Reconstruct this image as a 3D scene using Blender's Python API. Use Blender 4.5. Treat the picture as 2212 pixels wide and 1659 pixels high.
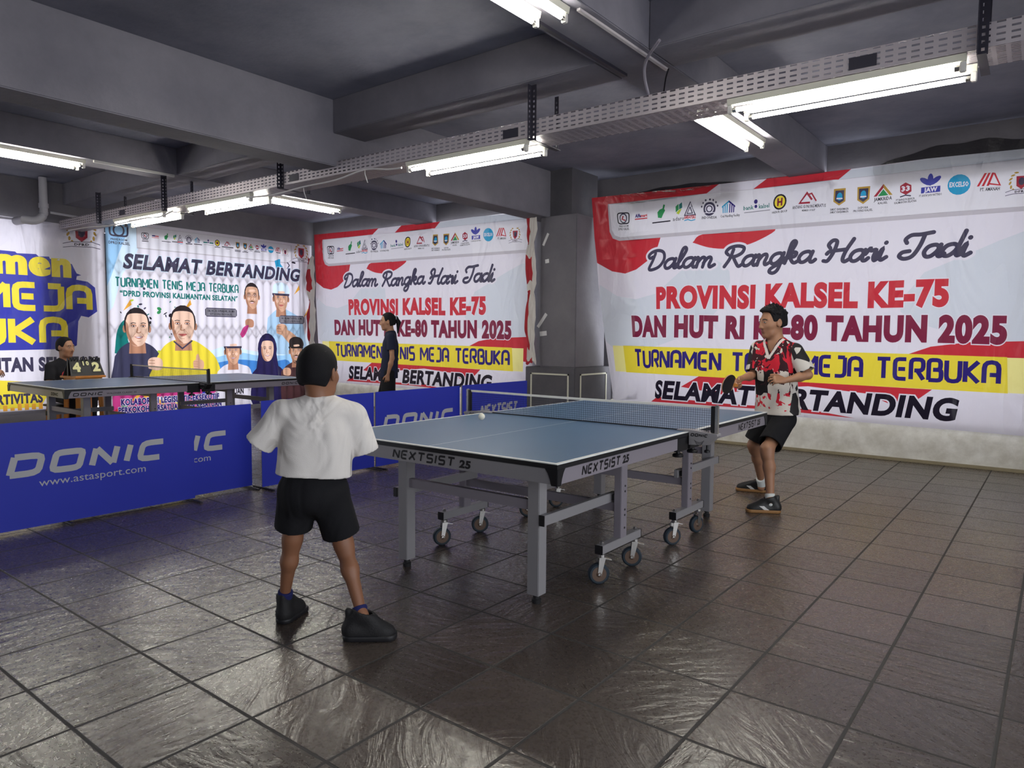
import bpy, bmesh, math, random
import numpy as np
from mathutils import Vector, Matrix
from mathutils.geometry import delaunay_2d_cdt, tessellate_polygon

S = bpy.context.scene
COL = S.collection
for o in list(bpy.data.objects):
    bpy.data.objects.remove(o)
R = math.radians
random.seed(5)

# ------------------------------------------------------------------ camera
CAM = np.array([2.39349, -3.86453, 1.2938])
YAW, PITCH, ROLL, FPX = -0.65964, -0.06681, 0.0069, 1535.06
_f = np.array([math.sin(YAW) * math.cos(PITCH), math.cos(YAW) * math.cos(PITCH), math.sin(PITCH)])
_r = np.array([math.cos(YAW), -math.sin(YAW), 0.0])
_u = np.cross(_r, _f)
_r2 = math.cos(ROLL) * _r + math.sin(ROLL) * _u
_u2 = -math.sin(ROLL) * _r + math.cos(ROLL) * _u
cd = bpy.data.cameras.new('camera')
cd.sensor_width = 36.0
cd.lens = FPX / 2212 * 36.0
cd.clip_start = 0.05
cam = bpy.data.objects.new('camera', cd)
COL.objects.link(cam)
cam.matrix_world = Matrix(((_r2[0], _u2[0], -_f[0], CAM[0]), (_r2[1], _u2[1], -_f[1], CAM[1]),
                           (_r2[2], _u2[2], -_f[2], CAM[2]), (0, 0, 0, 1)))
S.camera = cam

# ------------------------------------------------------------------ look, sky, daylight
S.view_settings.view_transform = 'Standard'
S.view_settings.look = 'None'
S.view_settings.exposure = 0.5
S.view_settings.gamma = 1.0
S.view_settings.use_curve_mapping = False
SKY = 3.0
TUBE = 48.0
W = bpy.data.worlds.new('overcast_sky')
S.world = W
W.use_nodes = True
_bg = W.node_tree.nodes['Background']
_bg.inputs[0].default_value = (0.93, 0.96, 1.0, 1)
_bg.inputs[1].default_value = SKY
S.cycles.use_denoising = True
S.cycles.max_bounces = 8
S.cycles.diffuse_bounces = 5
S.cycles.glossy_bounces = 4
S.cycles.transmission_bounces = 4
S.cycles.transparent_max_bounces = 12
S.cycles.sample_clamp_indirect = 8.0


def portal(loc, size, rot):
    l = bpy.data.lights.new('window_portal', 'AREA')
    l.shape = 'RECTANGLE'
    l.size, l.size_y = size
    l.cycles.is_portal = True
    o = bpy.data.objects.new('window_portal', l)
    o.location = loc
    o.rotation_euler = rot
    COL.objects.link(o)


# openings of the hall: (wall, from, to, sill, head)
X_LEFT, X_RIGHT, Y_BACK, Y_REAR, Z_SLAB = -9.0, 5.6, 4.62, -8.5, 3.42
LEFT_OPEN = [(-7.9, -4.5, 0.55, 2.85), (-4.3, 0.0, 0.25, 2.85), (0.69, 4.30, 0.06, 2.80)]
RIGHT_OPEN = [(-7.9, -4.2, 0.5, 2.9), (-3.6, 1.2, 0.5, 2.9)]
BACK_OPEN = [(-8.85, -3.85, 0.45, 3.14), (-2.45, 2.22, 0.45, 3.14)]
for a, b, c, d in LEFT_OPEN:
    portal((X_LEFT - 0.2, (a + b) / 2, (c + d) / 2), (d - c, b - a), (0, R(-90), 0))
for a, b, c, d in RIGHT_OPEN:
    portal((X_RIGHT + 0.2, (a + b) / 2, (c + d) / 2), (d - c, b - a), (0, R(90), 0))
for a, b, c, d in BACK_OPEN:
    portal(((a + b) / 2, Y_BACK + 0.3, (c + d) / 2), (b - a, d - c), (R(-90), 0, 0))


# ------------------------------------------------------------------ small helpers
def lin(c):
    c = c / 255.0
    return c / 12.92 if c <= 0.04045 else ((c + 0.055) / 1.055) ** 2.4


def rgb(r, g, b):
    return (lin(r), lin(g), lin(b), 1.0)


class NT:
    def __init__(self, name):
        self.m = bpy.data.materials.new(name)
        self.m.use_nodes = True
        self.t = self.m.node_tree
        self.t.nodes.clear()
        self.out = self.t.nodes.new('ShaderNodeOutputMaterial')

    def n(self, kind, **kw):
        x = self.t.nodes.new(kind)
        for k, v in kw.items():
            if k.startswith('i_'):
                key = k[2:]
                key = int(key) if key.isdigit() else key
                x.inputs[key].default_value = v
            else:
                setattr(x, k, v)
        return x

    def l(self, a, b):
        self.t.links.new(a, b)

    def math(self, op, a, b=None):
        x = self.n('ShaderNodeMath', operation=op)
        for i, v in enumerate((a, b)):
            if v is None:
                continue
            if isinstance(v, (int, float)):
                x.inputs[i].default_value = v
            else:
                self.l(v, x.inputs[i])
        return x.outputs[0]

    def mix(self, fac, a, b):
        x = self.n('ShaderNodeMix', data_type='RGBA')
        for i, v in ((0, fac), (6, a), (7, b)):
            if isinstance(v, (int, float, tuple)):
                x.inputs[i].default_value = v
            else:
                self.l(v, x.inputs[i])
        return x.outputs[2]

    def pos(self):
        return self.n('ShaderNodeNewGeometry').outputs['Position']

    def obj(self):
        return self.n('ShaderNodeTexCoord').outputs['Object']


MATS = {}


def mat(name, color, rough=0.6, metal=0.0, spec=0.5, bump=0.0, bscale=40.0, var=0.0, vscale=6.0, coat=0.0, bdist=0.01):
    if name in MATS:
        return MATS[name]
    k = NT(name)
    p = k.n('ShaderNodeBsdfPrincipled')
    p.inputs['Base Color'].default_value = color
    p.inputs['Roughness'].default_value = rough
    p.inputs['Metallic'].default_value = metal
    p.inputs['Specular IOR Level'].default_value = spec
    p.inputs['Coat Weight'].default_value = coat
    if var:
        nz = k.n('ShaderNodeTexNoise', i_Scale=vscale, i_Detail=6.0)
        k.l(k.obj(), nz.inputs['Vector'])
        d = tuple(c * (1 - var) for c in color[:3]) + (1,)
        b = tuple(min(1, c * (1 + var)) for c in color[:3]) + (1,)
        k.l(k.mix(nz.outputs[0], d, b), p.inputs['Base Color'])
    if bump:
        nb = k.n('ShaderNodeTexNoise', i_Scale=bscale, i_Detail=4.0)
        k.l(k.obj(), nb.inputs['Vector'])
        bp = k.n('ShaderNodeBump', i_Strength=bump, i_Distance=bdist)
        k.l(nb.outputs[0], bp.inputs['Height'])
        k.l(bp.outputs[0], p.inputs['Normal'])
    k.l(p.outputs[0], k.out.inputs[0])
    MATS[name] = k.m
    return k.m


def emit(name, color, strength):
    k = NT(name)
    e = k.n('ShaderNodeEmission')
    e.inputs[0].default_value = color
    e.inputs[1].default_value = strength
    k.l(e.outputs[0], k.out.inputs[0])
    return k.m


def tag(o, label, cat, group=None, kind=None):
    o['label'] = label
    o['category'] = cat
    if group:
        o['group'] = group
    if kind:
        o['kind'] = kind
    return o


def empty(name, loc=(0, 0, 0), rz=0.0):
    o = bpy.data.objects.new(name, None)
    o.location = loc
    o.rotation_euler = (0, 0, rz)
    COL.objects.link(o)
    return o


def link(name, me, m=None, parent=None):
    o = bpy.data.objects.new(name, me)
    COL.objects.link(o)
    if m is not None:
        for q in (m if isinstance(m, (list, tuple)) else [m]):
            me.materials.append(q)
    if parent is not None:
        o.parent = parent
    return o


def copy_tree(o, parent=None):
    c = o.copy()
    COL.objects.link(c)
    if parent is not None:
        c.parent = parent
    for ch in list(o.children):
        copy_tree(ch, c)
    return c


class MB:
    """collects boxes, prisms and tubes for ONE mesh"""

    def __init__(self):
        self.v, self.f, self.mi = [], [], []

    def add(self, V, F, mi=0):
        b = len(self.v)
        self.v += [tuple(map(float, p)) for p in V]
        self.f += [[b + i for i in q] for q in F]
        self.mi += [mi] * len(F)
        return self

    def box(self, x0, x1, y0, y1, z0, z1, mi=0):
        V = [(x, y, z) for x in (x0, x1) for y in (y0, y1) for z in (z0, z1)]
        F = [(0, 1, 3, 2), (4, 6, 7, 5), (0, 4, 5, 1), (2, 3, 7, 6), (0, 2, 6, 4), (1, 5, 7, 3)]
        return self.add(V, F, mi)

    def bar(self, a, b, w, h, up=(0, 0, 1), mi=0):
        a, b, up = Vector(a), Vector(b), Vector(up)
        d = (b - a).normalized()
        s = d.cross(up)
        if s.length < 1e-4:
            s = d.cross(Vector((1, 0, 0)))
        s.normalize()
        t = s.cross(d)
        V = []
        for p in (a, b):
            for i, j in ((-1, -1), (1, -1), (1, 1), (-1, 1)):
                V.append(p + s * (i * w / 2) + t * (j * h / 2))
        return self.add(V, [(3, 2, 1, 0), (4, 5, 6, 7), (0, 1, 5, 4), (1, 2, 6, 5), (2, 3, 7, 6), (3, 0, 4, 7)], mi)

    def tube(self, pts, r, n=10, mi=0, closed=False):
        P = [Vector(p) for p in pts]
        rs = r if isinstance(r, (list, tuple)) else [r] * len(P)
        rings = []
        ref = Vector((0.13, 0.27, 1)).normalized()
        for i, p in enumerate(P):
            d = (P[min(i + 1, len(P) - 1)] - P[max(i - 1, 0)])
            d = d.normalized() if d.length > 1e-9 else Vector((0, 0, 1))
            s = d.cross(ref)
            if s.length < 0.05:
                s = d.cross(Vector((1, 0, 0)))
            s.normalize()
            t = s.cross(d)
            rings.append([p + (s * math.cos(2 * math.pi * k / n) + t * math.sin(2 * math.pi * k / n)) * rs[i] for k in range(n)])
        V = [q for ring in rings for q in ring]
        F = []
        for i in range(len(P) - 1):
            for k in range(n):
                F.append((i * n + k, i * n + (k + 1) % n, (i + 1) * n + (k + 1) % n, (i + 1) * n + k))
        F.append(tuple(range(n))[::-1])
        F.append(tuple((len(P) - 1) * n + k for k in range(n)))
        return self.add(V, F, mi)

    def lathe(self, prof, c=(0, 0, 0), axis='z', n=24, mi=0):
        """prof: (radius, height) pairs"""
        V, F = [], []
        for r_, h in prof:
            for k in range(n):
                a = 2 * math.pi * k / n
                x, y = r_ * math.cos(a), r_ * math.sin(a)
                p = {'z': (x, y, h), 'x': (h, x, y), 'y': (y, h, x)}[axis]
                V.append((p[0] + c[0], p[1] + c[1], p[2] + c[2]))
        for i in range(len(prof) - 1):
            for k in range(n):
                F.append((i * n + k, i * n + (k + 1) % n, (i + 1) * n + (k + 1) % n, (i + 1) * n + k))
        F.append(tuple(range(n))[::-1])
        F.append(tuple((len(prof) - 1) * n + k for k in range(n)))
        return self.add(V, F, mi)

    def prism(self, poly, a, b, place, mi=0):
        """poly in 2D extruded from depth a to b; place(u, v, d) -> xyz"""
        n = len(poly)
        V = [place(u, v, a) for u, v in poly] + [place(u, v, b) for u, v in poly]
        tr = tessellate_polygon([[Vector((u, v, 0)) for u, v in poly]])
        F = [tuple(t)[::-1] for t in tr] + [tuple(i + n for i in t) for t in tr]
        F += [(i, (i + 1) % n, n + (i + 1) % n, n + i) for i in range(n)]
        return self.add(V, F, mi)

    def build(self, name, m, parent=None, smooth=False, bevel=0.0, weld=False):
        me = bpy.data.meshes.new(name)
        me.from_pydata(self.v, [], self.f)
        me.polygons.foreach_set('material_index', self.mi)
        bm = bmesh.new()
        bm.from_mesh(me)
        if weld:
            bmesh.ops.remove_doubles(bm, verts=bm.verts, dist=1e-5)
        bmesh.ops.recalc_face_normals(bm, faces=bm.faces)
        if bevel:
            es = [e for e in bm.edges if len(e.link_faces) == 2 and e.calc_face_angle(0) > 0.6]
            bmesh.ops.bevel(bm, geom=es, offset=bevel, segments=2, affect='EDGES', clamp_overlap=True)
        bm.to_mesh(me)
        bm.free()
        if smooth:
            me.polygons.foreach_set('use_smooth', [True] * len(me.polygons))
            me.update()
            try:
                me.set_sharp_from_angle(angle=R(40))
            except Exception:
                pass
        return link(name, me, m, parent)


def boxo(name, x0, x1, y0, y1, z0, z1, m, parent=None, kind=None, bevel=0.0):
    o = MB().box(x0, x1, y0, y1, z0, z1).build(name, m, parent, bevel=bevel)
    if kind:
        o['kind'] = kind
    return o
# ================================================================== materials of the hall
def floor_material():
    k = NT('dark_slate_tiles')
    p = k.n('ShaderNodeBsdfPrincipled')
    sep = k.n('ShaderNodeSeparateXYZ')
    k.l(k.pos(), sep.inputs[0])
    tx = k.math('DIVIDE', k.math('ADD', sep.outputs[0], 0.91965 + 40), 0.4)
    ty = k.math('DIVIDE', k.math('ADD', sep.outputs[1], 2.56465 + 40), 0.4)
    ex = k.math('ABSOLUTE', k.math('SUBTRACT', k.math('FRACT', tx), 0.5))
    ey = k.math('ABSOLUTE', k.math('SUBTRACT', k.math('FRACT', ty), 0.5))
    wob = k.n('ShaderNodeTexNoise', i_Scale=9.0, i_Detail=3.0)
    k.l(k.pos(), wob.inputs['Vector'])
    edge = k.math('ADD', k.math('MAXIMUM', ex, ey), k.math('MULTIPLY', k.math('SUBTRACT', wob.outputs[0], 0.5), 0.008))
    ramp = k.n('ShaderNodeMapRange', interpolation_type='SMOOTHSTEP')
    ramp.inputs[1].default_value = 0.482
    ramp.inputs[2].default_value = 0.489
    k.l(edge, ramp.inputs[0])
    grout = ramp.outputs[0]
    cell = k.n('ShaderNodeCombineXYZ')
    k.l(k.math('FLOOR', tx), cell.inputs[0])
    k.l(k.math('FLOOR', ty), cell.inputs[1])
    wn = k.n('ShaderNodeTexWhiteNoise', noise_dimensions='2D')
    k.l(cell.outputs[0], wn.inputs['Vector'])
    # slate relief: every tile cut from another place and turned another way
    rot = k.n('ShaderNodeVectorRotate', rotation_type='Z_AXIS')
    k.l(k.pos(), rot.inputs['Vector'])
    k.l(k.math('MULTIPLY', k.math('FLOOR', k.math('MULTIPLY', wn.outputs[0], 7.99)), 0.785), rot.inputs['Angle'])
    off = k.n('ShaderNodeVectorMath', operation='MULTIPLY_ADD')
    k.l(wn.outputs['Color'], off.inputs[0])
    off.inputs[1].default_value = (9, 9, 9)
    k.l(rot.outputs[0], off.inputs[2])
    st = k.n('ShaderNodeMapping')
    st.inputs['Scale'].default_value = (3.6, 12.0, 1.0)
    k.l(off.outputs[0], st.inputs[0])
    n1 = k.n('ShaderNodeTexNoise', i_Scale=1.0, i_Detail=4.0, i_Roughness=0.58, i_Distortion=1.5)
    k.l(st.outputs[0], n1.inputs['Vector'])
    n2 = k.n('ShaderNodeTexNoise', i_Scale=55.0, i_Detail=4.0)
    k.l(k.pos(), n2.inputs['Vector'])
    h = k.math('ADD', k.math('MULTIPLY', n1.outputs[0], 1.0), k.math('MULTIPLY', n2.outputs[0], 0.045))
    # every tile lies a little askew
    wc = k.n('ShaderNodeSeparateXYZ')
    k.l(wn.outputs['Color'], wc.inputs[0])
    tlx = k.math('MULTIPLY', k.math('FRACT', tx), k.math('SUBTRACT', wc.outputs[0], .5))
    tly = k.math('MULTIPLY', k.math('FRACT', ty), k.math('SUBTRACT', wc.outputs[1], .5))
    h = k.math('ADD', h, k.math('MULTIPLY', k.math('ADD', tlx, tly), 1.6))
    h = k.math('SUBTRACT', h, k.math('MULTIPLY', grout, 1.0))
    bp = k.n('ShaderNodeBump', i_Strength=0.62, i_Distance=0.0085)
    k.l(h, bp.inputs['Height'])
    k.l(bp.outputs[0], p.inputs['Normal'])
    dirt = k.n('ShaderNodeTexNoise', i_Scale=1.1, i_Detail=5.0)
    k.l(k.pos(), dirt.inputs['Vector'])
    base = k.mix(wn.outputs[0], rgb(60, 52, 48), rgb(84, 74, 68))
    base = k.mix(k.math('MULTIPLY', dirt.outputs[0], 0.5), base, rgb(94, 83, 76))
    base = k.mix(grout, base, rgb(42, 38, 35))
    k.l(base, p.inputs['Base Color'])
    k.l(k.math('ADD', k.math('MULTIPLY', n2.outputs[0], 0.16), k.math('ADD', 0.20, k.math('MULTIPLY', grout, 0.55))), p.inputs['Roughness'])
    p.inputs['Specular IOR Level'].default_value = 1.0
    k.l(p.outputs[0], k.out.inputs[0])
    return k.m


def concrete(name, c1, c2, scale=1.5, rough=0.8, bump=0.25):
    k = NT(name)
    p = k.n('ShaderNodeBsdfPrincipled', i_Roughness=rough)
    n1 = k.n('ShaderNodeTexNoise', i_Scale=scale, i_Detail=8.0, i_Roughness=0.65)
    k.l(k.pos(), n1.inputs['Vector'])
    rm = k.n('ShaderNodeMapRange')
    rm.inputs[1].default_value = 0.36
    rm.inputs[2].default_value = 0.66
    k.l(n1.outputs[0], rm.inputs[0])
    k.l(k.mix(rm.outputs[0], c1, c2), p.inputs['Base Color'])
    n2 = k.n('ShaderNodeTexNoise', i_Scale=24.0, i_Detail=6.0)
    k.l(k.pos(), n2.inputs['Vector'])
    bp = k.n('ShaderNodeBump', i_Strength=bump, i_Distance=0.01)
    k.l(n2.outputs[0], bp.inputs['Height'])
    k.l(bp.outputs[0], p.inputs['Normal'])
    k.l(p.outputs[0], k.out.inputs[0])
    return k.m


M_FLOOR = floor_material()
M_GREY = concrete('grey_painted_concrete', rgb(98, 95, 103), rgb(112, 109, 116))
M_SLAB = concrete('dark_concrete_slab', rgb(108, 109, 126), rgb(138, 138, 154), 0.9)  # dark grey concrete, its colour lightened and blued to stand in for haze
M_BEAM = concrete('dull_beam_paint', rgb(112, 110, 121), rgb(131, 128, 139), 1.3)  # beam colour also lifted towards blue, the ceiling haze painted in
M_DARK = concrete('dark_column_paint', rgb(74, 72, 80), rgb(86, 84, 91), 2.0)
M_WHITE = concrete('stained_white_wall', rgb(206, 201, 190), rgb(238, 235, 228), 5.0)
M_CREAM = mat('cream_line_paint', rgb(206, 204, 188), 0.7)


def wall_with_openings(name, axis, at, out, a0, a1, opens, m):
    """wall slab along y (axis x) or along x (axis y) with rectangular openings"""
    b = MB()
    t0, t1 = sorted((at, at + out))

    def put(u0, u1, z0, z1):
        if u1 - u0 < 1e-6 or z1 - z0 < 1e-6:
            return
        if axis == 'x':
            b.box(t0, t1, u0, u1, z0, z1)
        else:
            b.box(u0, u1, t0, t1, z0, z1)
    u = a0
    for o0, o1, s, h in sorted(opens):
        put(u, o0, 0, Z_SLAB)
        put(o0, o1, 0, s)
        put(o0, o1, h, Z_SLAB)
        u = o1
    put(u, a1, 0, Z_SLAB)
    o = b.build(name, m)
    o['kind'] = 'structure'
    return o


boxo('floor', X_LEFT - 0.3, X_RIGHT + 0.3, Y_REAR - 0.3, Y_BACK + 0.3, -0.15, 0.0, M_FLOOR, kind='structure')
boxo('ceiling', X_LEFT - 0.3, X_RIGHT + 0.3, Y_REAR - 0.3, Y_BACK + 0.3, Z_SLAB, Z_SLAB + 0.2, M_SLAB, kind='structure')
wall_with_openings('wall_left', 'x', X_LEFT, -0.22, Y_REAR, Y_BACK + 0.3, LEFT_OPEN, M_GREY)
wall_with_openings('wall_right', 'x', X_RIGHT, 0.22, Y_REAR, Y_BACK + 0.3, RIGHT_OPEN, M_GREY)
wall_with_openings('wall_back', 'y', Y_BACK, 0.22, X_LEFT, X_RIGHT, BACK_OPEN, M_GREY)
wall_with_openings('wall_rear', 'y', Y_REAR, -0.22, X_LEFT, X_RIGHT, [], M_GREY)
# low plastered kerb wall in front of the back wall
for x0, x1 in ((X_LEFT, -3.26), (-2.46, X_RIGHT)):
    boxo('wall_base', x0, x1, Y_BACK - 0.035, Y_BACK, 0.0, 0.452, M_WHITE, kind='structure', bevel=0.006)
    boxo('baseboard_back', x0, x1, Y_BACK - 0.05, Y_BACK - 0.0352, 0.0, 0.035, mat('dusty_mortar', rgb(146, 134, 108), 0.9, var=0.25, vscale=14), kind='structure', bevel=0.004)

# beams: girders on the columns, shallower cross beams between them
for k, (x0, x1) in enumerate(((-3.25, -2.93), (2.95, 3.27))):
    boxo('ceiling_girder', x0, x1, Y_REAR, Y_BACK, 2.83, Z_SLAB, M_BEAM, kind='structure', bevel=0.008)
for x0, x1 in ((-0.17, 0.22), (-6.14, -5.76)):
    boxo('ceiling_beam', x0, x1, Y_REAR, Y_BACK, 3.12, Z_SLAB, M_BEAM, kind='structure', bevel=0.006)
for y0, y1 in ((0.33, 0.70), (-3.9, -3.55)):
    for x0, x1 in ((X_LEFT, -6.14), (-5.76, -3.25), (-2.93, -0.17), (0.22, 2.95), (3.27, X_RIGHT)):
        boxo('ceiling_beam', x0, x1, y0, y1, 3.121, Z_SLAB, M_BEAM, kind='structure', bevel=0.006)

# column with a panelled pedestal
col = boxo('column', -3.06, -2.50, 3.75, 4.47, 0.9, 2.84, M_GREY, kind='structure', bevel=0.01)
up = boxo('column_head', -3.04, -2.60, 3.78, 4.40, 2.83, Z_SLAB, M_DARK, kind='structure')
ped = boxo('column_pedestal', -3.25, -2.47, 3.70, Y_BACK - 0.001, 0.0, 0.90, M_DARK, kind='structure', bevel=0.008)
b = MB()
for z0, z1, x0, x1 in ((0.80, 0.82, -3.16, -2.56), (0.12, 0.14, -3.16, -2.56), (0.12, 0.82, -3.16, -3.14), (0.12, 0.82, -2.58, -2.56)):
    b.box(x0, x1, 3.692, 3.702, z0, z1)
o = b.build('trim_1', M_CREAM)
o['kind'] = 'structure'
b = MB()
for z0, z1, y0, y1 in ((0.80, 0.82, 3.82, 4.48), (0.12, 0.14, 3.82, 4.48), (0.12, 0.82, 3.82, 3.84), (0.12, 0.82, 4.46, 4.48)):
    b.box(-2.478, -2.462, y0, y1, z0, z1)
o = b.build('trim_2', M_CREAM)
o['kind'] = 'structure'
# window bars outside, by the column, and a garden wall beyond the glassless openings
for xx in (-3.30, -2.38):
    o = boxo('window_frame', xx - 0.012, xx + 0.012, Y_BACK + 0.08, Y_BACK + 0.12, 0.45, 3.14, mat('lime_paint', rgb(176, 200, 60), 0.5), kind='structure')
# ================================================================== printing: flat artwork cut into a sheet
_FONT = {}


def ui_font():
    """a second sans face if Blender ships it, else the built-in one"""
    if 'f' not in _FONT:
        _FONT['f'] = None
    return _FONT['f']


_TXT = {}


def text_mesh(s, off=0.0, res=3, space=1.0):
    key = (s, off, res, space)
    if key in _TXT:
        return _TXT[key]
    c = bpy.data.curves.new('tmp', 'FONT')
    c.body = s
    c.offset = off
    c.space_character = space
    c.resolution_u = res
    c.fill_mode = 'FRONT'
    o = bpy.data.objects.new('tmp', c)
    COL.objects.link(o)
    dg = bpy.context.evaluated_depsgraph_get()
    ev = o.evaluated_get(dg)
    me = ev.to_mesh()
    me.calc_loop_triangles()
    V = np.array([(q.co.x, q.co.y) for q in me.vertices], float).reshape(-1, 2)
    T = np.array([tuple(t.vertices) for t in me.loop_triangles], int).reshape(-1, 3)
    ev.to_mesh_clear()
    bpy.data.objects.remove(o)
    bpy.data.curves.remove(c)
    # weld
    key2, inv = np.unique(np.round(V, 5), axis=0, return_inverse=True)
    T = inv.reshape(-1)[T]
    ok = (T[:, 0] != T[:, 1]) & (T[:, 1] != T[:, 2]) & (T[:, 0] != T[:, 2])
    _TXT[key] = (key2, T[ok])
    return _TXT[key]


def fit_text(s, x0, x1, y0, y1, off=0.03, extra=0.0, shear=0.0, res=6):
    """text filling x0..x1 with its capitals from y0 to y1; extra grows an outline around it"""
    sp = 1.0 + 2.2 * max(0.0, off - .012) if len(s) > 1 else 1.0
    b, _ = text_mesh(s, off, res, sp)
    V, T = text_mesh(s, off + extra, res, sp)
    caps, _ = text_mesh('H', off, res)
    lo, hi = b[:, 0].min(), b[:, 0].max()
    cy0, cy1 = caps[:, 1].min(), caps[:, 1].max()
    sy = (y1 - y0) / (cy1 - cy0)
    w = x1 - x0 - abs(shear) * (y1 - y0)
    P = np.empty_like(V)
    P[:, 1] = y0 + (V[:, 1] - cy0) * sy
    P[:, 0] = x0 + (V[:, 0] - lo) / (hi - lo) * w + shear * (P[:, 1] - y0)
    return P, T


def rnd(pts, r=0.16, n=3):
    """round the corners of a polyline"""
    P = [np.array(p, float) for p in pts]
    out = [P[0]]
    for i in range(1, len(P) - 1):
        a, b, c = P[i - 1], P[i], P[i + 1]
        la, lc = np.linalg.norm(a - b), np.linalg.norm(c - b)
        rr = min(r, la * 0.5, lc * 0.5)
        p, q = b + (a - b) / la * rr, b + (c - b) / lc * rr
        for k in range(n + 1):
            t = k / n
            out.append((1 - t) ** 2 * p + 2 * t * (1 - t) * b + t * t * q)
    out.append(P[-1])
    return out


def spline(pts, n=5):
    P = [np.array(p, float) for p in pts]
    if len(P) < 3:
        return P
    P = [2 * P[0] - P[1]] + P + [2 * P[-1] - P[-2]]
    out = []
    for i in range(1, len(P) - 2):
        a, b, c, d = P[i - 1:i + 3]
        for k in range(n):
            t = k / n
            out.append(0.5 * (2 * b + (c - a) * t + (2 * a - 5 * b + 4 * c - d) * t * t + (3 * b - a - 3 * c + d) * t ** 3))
    out.append(P[-2])
    return out


TECH = {
    'T': (.64, [[(0, 1), (.64, 1)], [(.32, 1), (.32, 0)]]),
    'U': (.60, [rnd([(0, 1), (0, 0), (.60, 0), (.60, 1)], .26)]),
    'R': (.60, [rnd([(0, 0), (0, 1), (.58, 1), (.58, .45), (.16, .45)], .2), [(.30, .45), (.60, 0)]]),
    'N': (.60, [[(0, 0), (0, 1)], [(.02, 1), (.58, 0)], [(.60, 0), (.60, 1)]]),
    'A': (.62, [rnd([(0, 0), (0, 1), (.62, 1), (.62, 0)], .3), [(.62, .40), (.24, .40)]]),
    'M': (.82, [[(0, 0), (0, 1)], [(.02, 1), (.41, .34), (.80, 1)], [(.82, 1), (.82, 0)]]),
    'E': (.54, [rnd([(.54, 1), (0, 1), (0, 0), (.54, 0)], .22), [(.16, .5), (.50, .5)]]),
    'I': (.06, [[(.03, 0), (.03, 1)]]),
    'S': (.56, [rnd([(.56, 1), (0, 1), (0, .52), (.56, .52), (.56, 0), (0, 0)], .16)]),
    'J': (.52, [[(.14, 1), (.52, 1)], rnd([(.52, 1), (.52, 0), (0, 0)], .22)]),
    'B': (.58, [rnd([(0, 0), (0, 1), (.54, 1), (.54, .52), (.2, .52)], .18), rnd([(.3, .52), (.58, .52), (.58, 0), (0, 0)], .18)]),
    'K': (.58, [[(0, 0), (0, 1)], [(.56, 1), (.08, .5), (.58, 0)]]),
    'X': (.62, [[(0, 1), (.62, 0)], [(.62, 1), (0, 0)]]),
    'O': (.70, [rnd([(.35, 1), (0, 1), (0, 0), (.70, 0), (.70, 1), (.35, 1)], .2)]),
    'D': (.68, [rnd([(.0, 1), (.68, 1), (.68, 0), (0, 0)], .26), [(0, 0), (0, 1)]]),
    'C': (.62, [rnd([(.62, 1), (0, 1), (0, 0), (.62, 0)], .24)]),
    '2': (.50, [rnd([(0, 1), (.5, 1), (.5, .5), (0, .5), (0, 0), (.5, 0)], .12)]),
    '5': (.50, [rnd([(.5, 1), (0, 1), (0, .55), (.5, .55), (.5, 0), (0, 0)], .12)]),
    ' ': (.34, []),
}
_bowl = [(.43, .36), (.32, .5), (.12, .44), (.03, .22), (.10, .03), (.24, .03), (.38, .22), (.44, .46)]
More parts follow.
